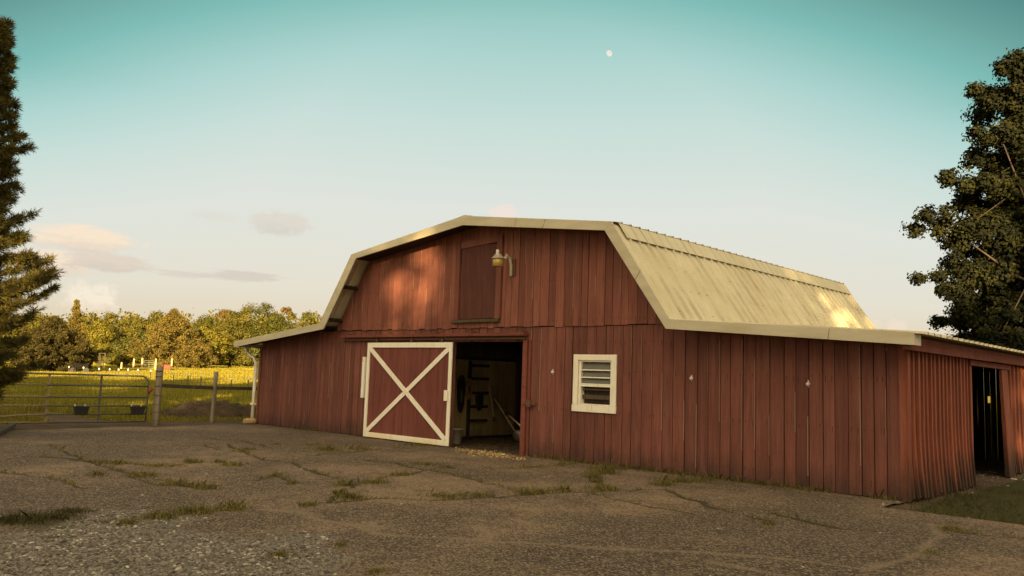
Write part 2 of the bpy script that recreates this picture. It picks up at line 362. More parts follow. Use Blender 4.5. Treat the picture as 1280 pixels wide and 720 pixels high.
col = cloud(col, 628, 266, 22, 14, sk(246, 226, 212), 0.85, 1.4, 8.8)
col = cloud(col, 1121, 410, 14, 12, sk(246, 226, 206), 0.7, 1.4, 2.2)
col = cloud(col, 1092, 406, 12, 7, sk(246, 226, 206), 0.6, 1.4, 3.2)
nb = w.n('ShaderNodeVectorMath', operation='SCALE'); w.l(sky.outputs[0], nb.inputs[0]); nb.inputs['Scale'].default_value = 0.05
fincol = w.mix(0.08, col, nb.outputs[0])
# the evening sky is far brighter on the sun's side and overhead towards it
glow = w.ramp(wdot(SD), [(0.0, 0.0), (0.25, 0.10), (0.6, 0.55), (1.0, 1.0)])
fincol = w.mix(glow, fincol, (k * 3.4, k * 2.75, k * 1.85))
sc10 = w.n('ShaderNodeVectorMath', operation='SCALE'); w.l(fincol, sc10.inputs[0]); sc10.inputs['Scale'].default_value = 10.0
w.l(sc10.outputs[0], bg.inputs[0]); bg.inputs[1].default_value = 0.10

# ------------------------------------------------------------------ terrain
HILL = away(340, 175)
def terrain(x, y):
    d2 = ((x - HILL[0]) ** 2 + (y - HILL[1]) ** 2) / 75.0 ** 2
    h = 1.75 * np.exp(-d2)
    q = np.hypot(x + 9, y - 2)
    h = h + np.clip((q - 30) / 60, 0, 1) * (0.12 * np.sin(x * 0.11 + 1) * np.cos(y * 0.09) + 0.05 * np.sin(x * 0.43 + y * 0.31))
    return h
def in_yard(x, y):
    """asphalt outline: gate line on the left, barn in front, ragged on the far right"""
    e = 0.22 * np.sin(x * 1.7 + y * 2.3) + 0.12 * np.sin(x * 4.1 - y * 3.7)
    left = x > -17.9 + e * 0.7 - 0.05 * y
    right = np.where(y > -0.9, x < 0.02 + 0.3 * e, y + 0.30 * (x - 0.2) < -0.45 + e * 0.5)
    return left & (y < -0.0) & right
def ground_mat():
    N = NT('meadow_and_dirt'); P = N.pos(); xyz = N.sep(P)
    n1 = N.noise(P, 0.06, 5, 0.6); n2 = N.noise(P, 1.3, 6, 0.65); n3 = N.noise(N.mapping((1, 1, 1)), 14, 4, 0.7); n4 = N.noise(P, 0.35, 5, 0.6)
    g = N.mix(N.ramp(n1, [(0.35, 0.0), (0.65, 1.0)]), (0.17, 0.150, 0.014), (0.25, 0.205, 0.018))
    g = N.mix(N.ramp(n2, [(0.4, 0.0), (0.75, 0.6)]), g, (0.13, 0.115, 0.012)); g = N.mix(N.ramp(n3, [(0.45, 0), (0.8, 0.5)]), g, (0.33, 0.26, 0.03))
    g = N.mix(N.attr('shaded_lawn'), g, N.mix(N.ramp(n3, [(0.4, 0), (0.8, 1)]), (0.042, 0.042, 0.014), (0.075, 0.066, 0.024)))
    d = N.mix(N.ramp(n2, [(0.3, 0.0), (0.7, 1.0)]), (0.060, 0.042, 0.026), (0.125, 0.085, 0.052))
    d = N.mix(N.ramp(n3, [(0.5, 0.0), (0.8, 0.5)]), d, (0.17, 0.13, 0.085))
    dirt = N.attr('dirt')
    f = N.ramp(N.math('ADD', dirt, N.math('MULTIPLY', N.math('SUBTRACT', n4, 0.5), 0.9)), [(0.4, 0.0), (0.6, 1.0)])
    N.bump(N.math('ADD', n3, n2), 0.6, 0.04)
    return N.fin(N.mix(f, g, d), 0.95, 0.1)
def axis():
    a = [0.0]; st = 0.5
    while a[-1] < 2500:
        a.append(a[-1] + st)
        if a[-1] > 32: st *= 1.06
    a = np.array(a); return np.concatenate([-a[:0:-1], a])
ax = axis(); GX, GY = np.meshgrid(ax - 8.0, ax + 0.0, indexing='ij'); n_ = len(ax)
GZ = terrain(GX, GY) - 0.035 - 0.06 * in_yard(GX, GY)
V = np.stack([GX, GY, GZ], -1).reshape(-1, 3); idx = np.arange(n_ * n_).reshape(n_, n_)
Q = np.stack([idx[:-1, :-1], idx[1:, :-1], idx[1:, 1:], idx[:-1, 1:]], -1).reshape(-1, 4)
def grid_mesh(name, V, Q, mat, attrs, smooth=True):
    me = bpy.data.meshes.new(name); me.vertices.add(len(V)); me.vertices.foreach_set('co', V.reshape(-1).astype(np.float32))
    me.loops.add(Q.size); me.loops.foreach_set('vertex_index', Q.reshape(-1).astype(np.int32))
    me.polygons.add(len(Q)); me.polygons.foreach_set('loop_start', np.arange(0, Q.size, 4, dtype=np.int32)); me.update(calc_edges=True)
    if smooth: me.polygons.foreach_set('use_smooth', np.ones(len(Q), dtype=bool))
    for kx, vv in attrs.items():
        a = me.attributes.new(kx, 'FLOAT', 'POINT'); a.data.foreach_set('value', vv.reshape(-1).astype(np.float32))
    me.materials.append(mat); return link(name, me)
gx, gy = V[:, 0], V[:, 1]
barnfloor = ((gx > -18.2) & (gx < 0.2) & (gy > -0.6) & (gy < 11))
dirt = np.where(barnfloor, 1.0, 0.0)
dirt = np.maximum(dirt, np.clip(1.25 - np.abs(gx + 19.3) / 2.2, 0, 1) * (gy > -9) * (gy < 3.5))          # strip along the gate
dirt = np.maximum(dirt, np.clip(1.3 - np.hypot((gx + 22.0) / 3.0, (gy + 4.1) / 1.1), 0, 1))                # trodden path past the gate
dirt = np.maximum(dirt, np.clip(1.2 - np.hypot((gx + 16.0) / 4.0, (gy + 9.0) / 2.5), 0, 1))
shaded_lawn = np.clip((gx + 3) / 2, 0, 1) * np.clip((22 - gy) / 6, 0, 1)  # darker ground by the shed, the lawn's shade put into its colour
o = grid_mesh('ground', V, Q, ground_mat(), {'dirt': dirt, 'shaded_lawn': shaded_lawn}); tag(o, kind='structure')

# ---- asphalt yard with cracks, sandy seams and a gravelled corner
CR = [[(285, 556), (330, 575), (365, 578), (395, 590), (440, 602)], [(60, 556), (120, 580), (165, 592), (235, 607), (275, 610)],
      [(120, 575), (200, 583), (250, 578)], [(160, 592), (190, 604), (262, 608)], [(245, 556), (310, 566)],
      [(380, 570), (430, 566), (520, 557), (560, 556)], [(320, 600), (345, 594), (380, 604)],
      [(410, 628), (430, 612), (450, 604), (480, 596), (505, 594), (530, 588), (570, 586)], [(455, 575), (500, 580), (530, 588)], [(590, 586), (640, 585), (690, 582)],
      [(380, 632), (420, 628), (470, 623), (540, 626), (600, 622), (655, 619), (705, 615), (750, 614), (830, 612)], [(735, 616), (800, 630), (870, 642)], [(830, 612), (900, 636), (960, 650)],
      [(750, 586), (745, 600), (755, 612)], [(825, 606), (870, 601), (940, 610)], [(130, 652), (185, 648), (240, 640), (305, 634)], [(20, 570), (80, 572), (130, 580)], [(250, 548), (300, 551), (340, 560)],
      [(960, 640), (1050, 660), (1120, 668)], [(1180, 662), (1230, 668), (1280, 672)], [(0, 590), (60, 596), (110, 610)], [(540, 588), (600, 600), (660, 618)]]
SEAM = [[(330, 636), (375, 640), (405, 652), (450, 658), (470, 668), (560, 672), (640, 678), (720, 684), (800, 688), (880, 692), (960, 698), (1040, 706), (1080, 712)], [(1080, 714), (1110, 704), (1150, 690), (1175, 668), (1165, 655)], [(470, 660), (462, 655)], [(600, 660), (618, 668), (610, 674), (590, 676)], [(890, 704), (950, 715), (1000, 722)]]
def wpoly(L): return [[on_z(*p)[:2] for p in l] for l in L]
CRW, SEAMW = wpoly(CR), wpoly(SEAM)
def seg_dist(P, poly):
    best = np.full(len(P), 1e9)
    for a, b in zip(poly[:-1], poly[1:]):
        ab = b - a; t = np.clip(((P - a) @ ab) / (ab @ ab), 0, 1); best = np.minimum(best, np.hypot(*(P - a - t[:, None] * ab).T))
    return best
def jitter(poly, amp, step):
    out = []
    for a, b in zip(poly[:-1], poly[1:]):
        n = max(2, int(np.hypot(*(b - a)) / step)); ts = np.arange(n) / n
        for t in ts: out.append(a + (b - a) * t + (rng.normal(0, amp, 2) if 0 < t else 0))
    out.append(poly[-1]); return out
CRW = [jitter(p, 0.035, 0.22) for p in CRW]; SEAMW = [jitter(p, 0.03, 0.2) for p in SEAMW]
xs = np.concatenate([np.arange(-18.4, -9.0, 0.06), np.arange(-9.0, 5.4, 0.04), np.arange(5.4, 14, 0.25)]); ys = np.concatenate([np.arange(-28, -12.2, 0.25), np.arange(-12.2, 0.06, 0.04)])
AX, AY = np.meshgrid(xs, ys, indexing='ij'); P2 = np.stack([AX.ravel(), AY.ravel()], -1)
def vnoise(P, sc, seed):
    r = np.random.default_rng(seed); T = r.random((256, 256)); p = P * sc; i = np.floor(p).astype(int); f = p - i; f = f * f * (3 - 2 * f)
    g = lambda a, b: T[(i[:, 0] + a) % 256, (i[:, 1] + b) % 256]
    return (g(0, 0) * (1 - f[:, 0]) + g(1, 0) * f[:, 0]) * (1 - f[:, 1]) + (g(0, 1) * (1 - f[:, 0]) + g(1, 1) * f[:, 0]) * f[:, 1]
wob = vnoise(P2, 1.1, 1) * 0.6 + vnoise(P2, 3.7, 2) * 0.4
crack = np.zeros(len(P2)); sand = np.zeros(len(P2))
for pl in CRW:
    d = seg_dist(P2, [np.array(q) for q in pl]); crack = np.maximum(crack, np.clip(1.25 - d / (0.022 + 0.15 * wob * vnoise(P2, 1.7, 56) * (.35 + .65 * vnoise(P2, 5.0, 57))), 0, 1))
for pl in SEAMW:
    d = seg_dist(P2, [np.array(q) for q in pl]); sand = np.maximum(sand, np.clip(1.1 - d / (0.03 + 0.30 * wob * vnoise(P2, 2.2, 55) + .02), 0, 1))
g0 = on_z(150, 665)[:2]; g1 = on_z(330, 700)[:2]
# gravelled corner: beyond a ragged line from the picture's left to its bottom
pxs, pys = project(np.stack([P2[:, 0], P2[:, 1], np.zeros(len(P2))], -1))
la = on_z(-60, 672)[:2]; lb = on_z(165, 640)[:2]; lc = on_z(420, 690)[:2]; lde = on_z(470, 760)[:2]
ln = [la, lb, lc, lde]
def side_of(P, poly):
    ref = np.array([CAM[0] - 3.2, CAM[1] + 2.0]); out = np.full(len(P), 1e9)
    for a, b in zip(poly[:-1], poly[1:]):
        ab = (b - a) / np.hypot(*(b - a)); cr = lambda q: ab[0] * (q[..., 1] - a[1]) - ab[1] * (q[..., 0] - a[0]); out = np.minimum(out, cr(P) * np.sign(cr(ref)))
    return out
sdist = side_of(P2, ln)
gravel = np.clip(0.5 + sdist * 0.9 + (wob - 0.5) * 1.3, 0, 1)
gravel = gravel * np.clip((4.5 - P2[:, 0]) / 3.0, 0, 1)
moss = 0.75 * np.clip(1.1 - np.hypot((P2[:, 0] - on_z(30, 652)[0]) / 1.9, (P2[:, 1] - on_z(30, 652)[1]) / 0.55), 0, 1)
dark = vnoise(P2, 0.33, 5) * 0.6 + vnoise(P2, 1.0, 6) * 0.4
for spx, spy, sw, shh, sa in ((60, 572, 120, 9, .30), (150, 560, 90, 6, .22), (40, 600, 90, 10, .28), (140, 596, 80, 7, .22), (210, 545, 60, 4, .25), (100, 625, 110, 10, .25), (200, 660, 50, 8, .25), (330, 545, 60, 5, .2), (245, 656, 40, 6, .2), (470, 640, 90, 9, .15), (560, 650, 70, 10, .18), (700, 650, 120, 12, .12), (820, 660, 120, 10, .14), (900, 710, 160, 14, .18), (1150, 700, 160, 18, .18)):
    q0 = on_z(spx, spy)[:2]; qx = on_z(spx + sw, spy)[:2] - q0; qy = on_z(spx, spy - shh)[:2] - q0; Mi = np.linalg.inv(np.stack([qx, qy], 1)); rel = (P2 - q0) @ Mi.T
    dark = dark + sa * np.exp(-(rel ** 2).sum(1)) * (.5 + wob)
Z = 0.012 * (vnoise(P2, 0.6, 9) - 0.5) * 2 + 0.006 * (vnoise(P2, 2.5, 10) - .5) - 0.015 * np.clip(crack, 0, 1) + 0.012 * gravel * vnoise(P2, 9, 11)
Z = Z * np.clip(-P2[:, 1] / 0.5, 0.1, 1)
keep = in_yard(P2[:, 0], P2[:, 1]).reshape(AX.shape)
idx = np.arange(AX.size).reshape(AX.shape)
Q = np.stack([idx[:-1, :-1], idx[1:, :-1], idx[1:, 1:], idx[:-1, 1:]], -1).reshape(-1, 4)
Q = Q[keep.ravel()[Q].all(1)]
used = np.unique(Q); rem = np.full(AX.size, -1); rem[used] = np.arange(len(used)); Q = rem[Q]
def yard_mat():
    N = NT('worn_asphalt'); P = N.pos()
    a1 = N.noise(P, 0.55, 6, 0.62); a2 = N.noise(P, 2.6, 6, 0.65, 0.3); fi = N.noise(P, 55, 4, 0.75); vo = N.voro(P, 60)
    vg = N.voro(P, 50)
    crk = N.attr('crack'); snd = N.attr('sand'); grv = N.attr('gravel'); ms = N.attr('moss'); dk = N.attr('dark')
    c = N.mix(N.ramp(a1, [(0.40, 0.0), (0.58, 1.0)]), (0.080, 0.056, 0.041), (0.240, 0.164, 0.104))
    c = N.mix(N.ramp(a2, [(0.45, 0.0), (0.66, 0.75)]), c, (0.078, 0.060, 0.044))
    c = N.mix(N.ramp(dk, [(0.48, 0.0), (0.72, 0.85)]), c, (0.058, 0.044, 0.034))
    # stones showing in the surface: pale and dark specks
    sp = N.sep(N.n('ShaderNodeSeparateColor') and vo.outputs['Color'])[0]
    c = N.mix(N.ramp(sp, [(0.5, 0.0), (0.95, 0.75)]), c, (0.36, 0.275, 0.175))
    c = N.mix(N.ramp(sp, [(0.05, 0.8), (0.4, 0.0)]), c, (0.040, 0.031, 0.023))
    c = N.mix(N.ramp(fi, [(0.45, 0.0), (0.75, 0.5)]), c, (0.055, 0.044, 0.034))
    # hairline cracks
    wv = N.n('ShaderNodeVectorMath', operation='ADD'); N.l(P, wv.inputs[0])
    nz = N.n('ShaderNodeTexNoise'); N.l(P, nz.inputs['Vector']); nz.inputs['Scale'].default_value = 1.2; nz.inputs['Detail'].default_value = 5; N.l(nz.outputs['Color'], wv.inputs[1])
    he = N.voro(wv.outputs[0], 0.8, 'DISTANCE_TO_EDGE').outputs['Distance']
    c = N.mix(N.ramp(he, [(0.0, 0.55), (0.009, 0.0)]), c, (0.035, 0.028, 0.02))
    c = N.mix(N.ramp(N.math('ADD', snd, N.math('MULTIPLY', N.math('SUBTRACT', a2, 0.5), 0.7)), [(0.35, 0.0), (1.0, 0.42)]), c, (0.28, 0.21, 0.135))
    gcol = N.mix(N.sep(vg.outputs['Color'])[0], (0.075, 0.064, 0.050), (0.29, 0.25, 0.195))
    gf = N.ramp(N.math('ADD', grv, N.math('MULTIPLY', N.math('SUBTRACT', a2, 0.5), 0.9)), [(0.4, 0.0), (0.62, 1.0)])
    c = N.mix(gf, c, gcol)
    c = N.mix(N.ramp(N.math('ADD', ms, N.math('MULTIPLY', N.math('SUBTRACT', a2, 0.5), 1.6)), [(0.35, 0.0), (0.75, 0.8)]), c, (0.050, 0.045, 0.020))
    c = N.mix(N.ramp(N.math('ADD', crk, N.math('MULTIPLY', N.math('SUBTRACT', a2, 0.5), 0.5)), [(0.3, 0.0), (0.8, 0.85)]), c, (0.040, 0.032, 0.019))
    h1 = N.math('ADD', N.math('MULTIPLY', fi, 0.6), N.math('MULTIPLY', N.math('SUBTRACT', 1.0, vo.outputs['Distance']), 0.5))
    h2 = N.math('MULTIPLY', N.math('SUBTRACT', 1.0, vg.outputs['Distance']), gf)
    N.bump(N.math('ADD', h1, N.math('MULTIPLY', h2, 2.0)), 0.75, 0.012)
    return N.fin(c, 0.92, 0.18)
YV = np.stack([P2[:, 0], P2[:, 1], Z], -1)[used]
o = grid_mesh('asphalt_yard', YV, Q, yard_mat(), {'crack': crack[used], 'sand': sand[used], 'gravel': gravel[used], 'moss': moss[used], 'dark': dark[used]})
tag(o, kind='structure')

# loose stones: three little shapes copied into one gravel mesh
def stones(name, pts, sizes, mat, label):
    t = (1 + 5 ** .5) / 2
    iv = np.array([(-1, t, 0), (1, t, 0), (-1, -t, 0), (1, -t, 0), (0, -1, t), (0, 1, t), (0, -1, -t), (0, 1, -t), (t, 0, -1), (t, 0, 1), (-t, 0, -1), (-t, 0, 1)], float); iv /= np.linalg.norm(iv[0])
    fc = np.array([(0, 11, 5), (0, 5, 1), (0, 1, 7), (0, 7, 10), (0, 10, 11), (1, 5, 9), (5, 11, 4), (11, 10, 2), (10, 7, 6), (7, 1, 8), (3, 9, 4), (3, 4, 2), (3, 2, 6), (3, 6, 8), (3, 8, 9), (4, 9, 5), (2, 4, 11), (6, 2, 10), (8, 6, 7), (9, 8, 1)])
    n = len(pts); sv = iv[None] * (1 + rng.normal(0, 0.16, (n, 12, 1))) * np.stack([rng.uniform(.7, 1.3, n), rng.uniform(.7, 1.3, n), rng.uniform(.4, .75, n)], -1)[:, None] * sizes[:, None, None]
    a = rng.uniform(0, 6.28, n); c, s = np.cos(a)[:, None], np.sin(a)[:, None]
    v = np.stack([sv[..., 0] * c - sv[..., 1] * s, sv[..., 0] * s + sv[..., 1] * c, sv[..., 2]], -1) + pts[:, None]
    T = v[:, fc].reshape(-1, 3, 3)
    o = quads(name, T, mat, k=3, rnd=np.repeat(rng.random(n), 20)); return tag(o, label, 'gravel', kind='stuff')
def stone_leaf(name, stops):
    N = NT(name); c = N.ramp(N.attr('rnd'), stops); n = N.noise(N.pos(), 60, 3, 0.6); N.bump(n, 0.3, 0.003); return N.fin(c, 0.9, 0.2)
SPEB = stone_leaf('limestone_chips', [(0.0, (0.06, 0.05, 0.04)), (0.5, (0.16, 0.137, 0.107)), (0.92, (0.30, 0.26, 0.205)), (1.0, (0.5, 0.45, 0.36))])
pr = gravel.copy() * (P2[:, 0] < 5) * keep.ravel() * (np.hypot(P2[:, 0] - CAM[0], P2[:, 1] - CAM[1]) < 13)
wgt = np.clip(pr - 0.25, 0, 1); wgt /= wgt.sum()
ii = rng.choice(len(P2), 24000, p=wgt); pp = np.c_[P2[ii] + rng.uniform(-.03, .03, (len(ii), 2)), Z[ii] + 0.002]
jj = rng.choice(np.where(keep.ravel() & (P2[:, 0] > -16) & (P2[:, 1] > -11))[0], 1500); pj = np.c_[P2[jj], Z[jj] + 0.002]
pk2 = np.c_[rng.normal(-0.3, 0.8, 2200), rng.normal(6.6, 1.6, 2200), np.full(2200, -0.03)]
stones('gravel', np.r_[pp, pj, pk2], np.r_[rng.gamma(3.2, 0.0027, len(pp)), rng.gamma(3, 0.0022, len(pj)), rng.gamma(4, 0.004, len(pk2))] + 0.003, SPEB, 'loose grey limestone gravel spread over the worn asphalt')

# ------------------------------------------------------------------ grass
def blades(base, h, wd, lean=0.35):
    n = len(base); a = rng.uniform(0, 6.283, n); tx = np.cos(a); ty = np.sin(a); b2 = rng.uniform(0, 6.283, n); ln_ = lean * h * rng.random(n)
    t = base + np.stack([np.cos(b2) * ln_, np.sin(b2) * ln_, h], -1); m = base + np.stack([np.cos(b2) * ln_ * .3, np.sin(b2) * ln_ * .3, h * .55], -1)
    sd = np.stack([tx * wd, ty * wd, np.zeros(n)], -1)
    return np.stack([base - sd, base + sd, m + sd * .8, t, m - sd * .8], 1)
N_G = 190000
dist = 22 + 178 * rng.random(N_G) ** 1.7; pxr = rng.uniform(-60, 345, N_G)
dirs = RM @ np.stack([pxr - PCX, PCY - (433 + 0.0344 * (pxr + 485)), np.full(N_G, -F)]); dirs = (dirs / np.hypot(dirs[0], dirs[1])).T
gp = CAM + dirs * dist[:, None]; gp[:, 2] = terrain(gp[:, 0], gp[:, 1]) - 0.03
ok = (gp[:, 0] < -19.4) & ~((np.abs(gp[:, 0] + 22.0) < 2.6) & (np.abs(gp[:, 1] + 4.1) < 0.75)); gp = gp[ok]; dist = dist[ok]
hh = (0.16 + 0.16 * rng.random(len(gp))) * (0.75 + 0.5 * vnoise(gp[:, :2], 0.35, 21)) * np.clip((-gp[:, 0] - 19.2) / 3, 0.25, 1)
tag(quads('meadow_grass', blades(gp, hh, 0.006 + dist * 0.00033), GRASS, k=5), 'sunlit meadow grass beyond the gate', 'grass', kind='stuff')
# weeds in the cracks and along the barn foot
TUFT = [(470, 604, 26, .09), (430, 607, 20, .10), (425, 617, 12, .08), (440, 623, 30, .10), (500, 594, 20, .07), (530, 581, 28, .07), (560, 585, 20, .06), (410, 563, 28, .17), (450, 562, 30, .10), (520, 557, 40, .08), (600, 556, 20, .05),
        (555, 622, 40, .08), (600, 621, 30, .07), (660, 618, 22, .10), (672, 616, 24, .09), (703, 614, 20, .10), (755, 612, 30, .12), (760, 587, 34, .16), (740, 597, 18, .10), (755, 592, 30, .14), (745, 603, 12, .08),
        (850, 603, 40, .14), (830, 607, 22, .12), (880, 601, 20, .08), (240, 578, 22, .10), (200, 583, 40, .06), (290, 582, 22, .09), (275, 578, 14, .08), (255, 610, 26, .09), (220, 606, 30, .08), (180, 594, 30, .07), (145, 580, 24, .09),
        (120, 594, 16, .07), (290, 636, 30, .10), (240, 641, 40, .10), (200, 647, 34, .09), (160, 655, 16, .06), (385, 632, 18, .07), (345, 594, 12, .06), (350, 696, 26, .05), (425, 682, 12, .03), (1190, 662, 24, .05), (1165, 692, 18, .03), (940, 592, 10, .04), (470, 715, 20, .03),
        (680, 563, 14, .05), (665, 584, 22, .03), (710, 580, 20, .04), (345, 556, 22, .05), (390, 556, 20, .05), (20, 652, 60, .10), (60, 648, 50, .08), (90, 640, 30, .06), (310, 562, 20, .06), (365, 604, 10, .05), (700, 582, 12, .04), (960, 655, 14, .04)]
wb, wh_, wm = [], [], []
for px, py, wpx, h in TUFT:
    c = on_z(px, py); dd = np.linalg.norm(c - CAM); n = int(110 + wpx * 9); sx = wpx / 2 * dd / F
    right = RM @ np.array([1, 0, 0]); right[2] = 0; fw = np.array([-right[1], right[0], 0])
    q = c + rng.normal(0, sx * 0.62, (n, 1)) * right + rng.normal(0, 0.05 + sx * .22, (n, 1)) * fw; wb.append(q); wh_.append(h * .62 * rng.gamma(3, .26, n))
for pl in CRW:
    pl = np.array(pl)
    for a, b in zip(pl[:-1], pl[1:]):
        if rng.random() < 0.6:
            n = 40; t = rng.random((n, 1)); wb.append(np.c_[a + (b - a) * t + rng.normal(0, .02, (n, 2)), np.zeros(n)]); wh_.append(rng.gamma(3, .009, n))
n = 9000; x = rng.uniform(-17.9, -0.1, n); dens = vnoise(np.c_[x, x * 0], 1.1, 33); ok = (dens > 0.38) & ~((x > -13) & (x < -7.4)); x = x[ok]
wb.append(np.c_[x, -0.02 - np.abs(rng.normal(0, .05, len(x))), np.zeros(len(x))]); wh_.append(rng.gamma(2.2, .022, len(x)))
n = 17000; gq = np.c_[rng.uniform(0.0, 5.5, n), rng.uniform(-1.8, 4.6, n), np.full(n, -0.03)]; okg = (~in_yard(gq[:, 0], gq[:, 1])) & (gq[:, 1] < 3.4 + 0.8 * gq[:, 0]) & (vnoise(gq[:, :2], 1.3, 40) > 0.22); gq = gq[okg]
wb.append(gq); wh_.append(rng.gamma(3, .014, len(gq)))
wm = np.concatenate([np.full(len(q), 1 if (i_ == len(wb) - 1 or (i_ < len(TUFT) and TUFT[i_][0] < 95 and TUFT[i_][1] > 630)) else 0) for i_, q in enumerate(wb)])
wb = np.concatenate(wb); wh_ = np.concatenate(wh_)
tag(quads('crack_weeds', blades(wb, wh_, np.full(len(wb), 0.0036), 1.3), [WEED, WEEDG], k=5, mi=wm), 'low weeds growing in the asphalt cracks and along the barn foot', 'weeds', kind='stuff')

# ================================================================== barn
LEN = 10.3; OV = 0.57; ROOF_END = 10.55
OUT = [(-18.55, 2.37), (-14.23, 2.83), (-13.00, 4.55), (-8.97, 5.10), (-4.96, 4.56), (-3.67, 2.70), (0.32, 2.43)]
INN = [(-18.53, 2.205), (-14.03, 2.675), (-12.80, 4.43), (-8.97, 4.89), (-5.11, 4.40), (-3.745, 2.535), (0.32, 2.245)]
def prof(x, P=OUT): return float(np.interp(x, [p[0] for p in P], [p[1] for p in P]))
WTOP = [(-18.55, 2.32), (-14.20, 2.785), (-12.95, 4.47), (-8.97, 5.02), (-5.01, 4.48), (-3.70, 2.65), (0.32, 2.38)]
def wtop(x): return prof(x, WTOP)
barn = thing('barn', (-8.97, 5.2, 0), 'weathered red gambrel barn with a cream metal roof and low wings on both sides', 'barn')

EDGES = []
def board_wall(mb, a0, a1, top, bot, plane, dep, th=0.022, wmin=0.15, wmax=0.24, gap=0.006, holes=(), cuts=(), jit=0.006, low=0.0, breaks=()):
    """vertical boards along x ('y' plane: y = dep) or along y ('x' plane: x = dep)"""
    edges = [a0]; marks = sorted([h[0] for h in holes] + [h[1] for h in holes] + list(cuts) + [a1])
    while edges[-1] < a1 - 1e-6:
        nx = edges[-1] + random.uniform(wmin, wmax); mk = min(m for m in marks if m > edges[-1] + 1e-6)
        edges.append(mk if nx > mk - wmin * 0.5 else nx)
    for p, q in zip(edges[:-1], edges[1:]):
        g0 = p + gap * random.uniform(.2, 1); g1 = q - gap * random.uniform(.2, 1); r = random.random(); j = random.uniform(-jit, jit); EDGES.append((q, dep + j))
        spans = [(bot + random.uniform(0, low), None)]
        for h in holes:
            if p >= h[0] - 1e-4 and q <= h[1] + 1e-4: spans = [(spans[0][0], h[2]), (h[3], None)]
        for zb, zt in spans:
            if zt is not None and zt - zb < 0.03: continue
            pts = [(g0, zb), (g1, zb)]
            if zt is None:
                pts.append((g1, top(g1))); pts += [(b, top(b)) for b in sorted(breaks, reverse=True) if g0 < b < g1]; pts.append((g0, top(g0)))
                if top(g0) - zb < 0.02 and top(g1) - zb < 0.02: continue
            else: pts += [(g1, zt), (g0, zt)]
            if plane == 'y': mb.prism_y(pts, dep + j - th, dep + j, r)
            else:
                n0 = len(mb.v); mb.prism_y(pts, dep + j, dep + j + th, r)
                mb.v[n0:] = [(yy, xx, z) for xx, yy, z in mb.v[n0:]]
BRK = [p[0] for p in WTOP]
DOOR = (-9.79, -7.55, 0.0, 2.36); WIN = (-6.10, -5.29, 1.12, 1.98); LOFT = (-9.60, -8.36, 2.86, 4.60)
# front wall: lower tier to the seam, wings to the roof
lowtop = lambda x: min(2.66, wtop(x))
mb = MB(); board_wall(mb, -17.95, 0.0, lowtop, 0.0, 'y', 0.0, holes=[DOOR, WIN], cuts=(-14.3, -3.7), low=0.02, breaks=BRK, wmin=0.18, wmax=0.255, gap=0.012)
def slivers(mb, edges, zlo, ztop, p_):
    for x, y in edges:
        if x > -18 + .3 and x < -.2 and random.random() < p_ and not (-9.9 < x < -7.4 and zlo < 2.3) and not (-6.3 < x < -5.1 and zlo < 2):
            t1 = ztop(x) - .03; a_ = random.uniform(zlo, max(zlo, t1 - .4)); b_ = min(t1, a_ + random.uniform(.3, 1.9)); w_ = random.uniform(.003, .008)
            if zlo > 2.6 and -9.7 < x < -8.3: continue
            if b_ - a_ > .1: mb.box(x - .012 - w_, x - .012, y - .0245, y - .0215, a_, b_, m=1)
slivers(mb, EDGES, .1, lowtop, .55)
def nails(mb, edges, rows, ztop, skip):
    for (x, y), (x2, y2) in zip(edges[:-1], edges[1:]):
        if x2 - x < .1 or x2 - x > .4: continue
        for z in rows:
            zz_ = z + random.uniform(-.03, .03)
            for f in (.22, .78):
                xx = x + (x2 - x) * f + random.uniform(-.01, .01)
                if zz_ > ztop(xx) - .06 or skip(xx, zz_) or random.random() < .2: continue
                mb.box(xx - .006, xx + .006, y2 - .0255, y2 - .0215, zz_ - .007, zz_ + .007, m=2)
                if random.random() < .45: mb.box(xx - .004, xx + .003, y2 - .0235, y2 - .0215, zz_ - random.uniform(.03, .12), zz_ - .008, m=2)
nails(mb, EDGES, (.22, 1.02, 1.78, 2.36), lowtop, lambda x, z: (-12.9 < x < -7.4) or (-6.3 < x < -5.1 and .9 < z < 2.2))
front_wall = mb.build('front_wall', [RED, PALEE, NAILM], barn)
mb = MB()
for h in (DOOR,): pass
board_back = [(-17.93, -9.80, 0.02), (-7.54, -6.11, 0.02), (-5.28, -0.03, 0.02)]
for x0, x1, z0 in board_back: mb.box(x0, x1, 0.012, 0.03, z0, 2.15)
mb.box(-6.11, -5.28, 0.012, 0.03, 0.02, 1.11); mb.box(-13.0, -4.9, 0.012, 0.03, 2.40, 4.30); mb.box(-6.11, -5.28, 0.012, 0.03, 2.0, 2.15)
mb.box(-14.2, -9.80, 0.012, 0.03, 2.16, 2.39); mb.box(-7.54, -3.72, 0.012, 0.03, 2.16, 2.39)
mb.build('wall_backing', DARKW, barn)
uptop = wtop
EDGES.clear()
mb = MB(); board_wall(mb, -14.22, -3.70, uptop, 2.65, 'y', -0.030, holes=[LOFT], gap=0.010, wmin=0.16, wmax=0.25, low=0.035, breaks=BRK, jit=0.005)
slivers(mb, EDGES, 2.75, wtop, .6); nails(mb, EDGES, (2.80, 3.6, 4.3), wtop, lambda x, z: -9.85 < x < -8.1); mb.build('gable_siding', [REDU, PALEE, NAILM], barn)
mb = MB(); mb.box(-0.075, 0.02, -0.05, -0.024, 0.0, 2.33); mb.box(0.0, 0.045, -0.022, 0.10, 0.0, 2.33); mb.build('corner_board', REDS, barn)
mb = MB(); mb.box(-18.02, -17.93, -0.05, -0.024, 0.0, 2.24); mb.build('corner_board', RED, barn)

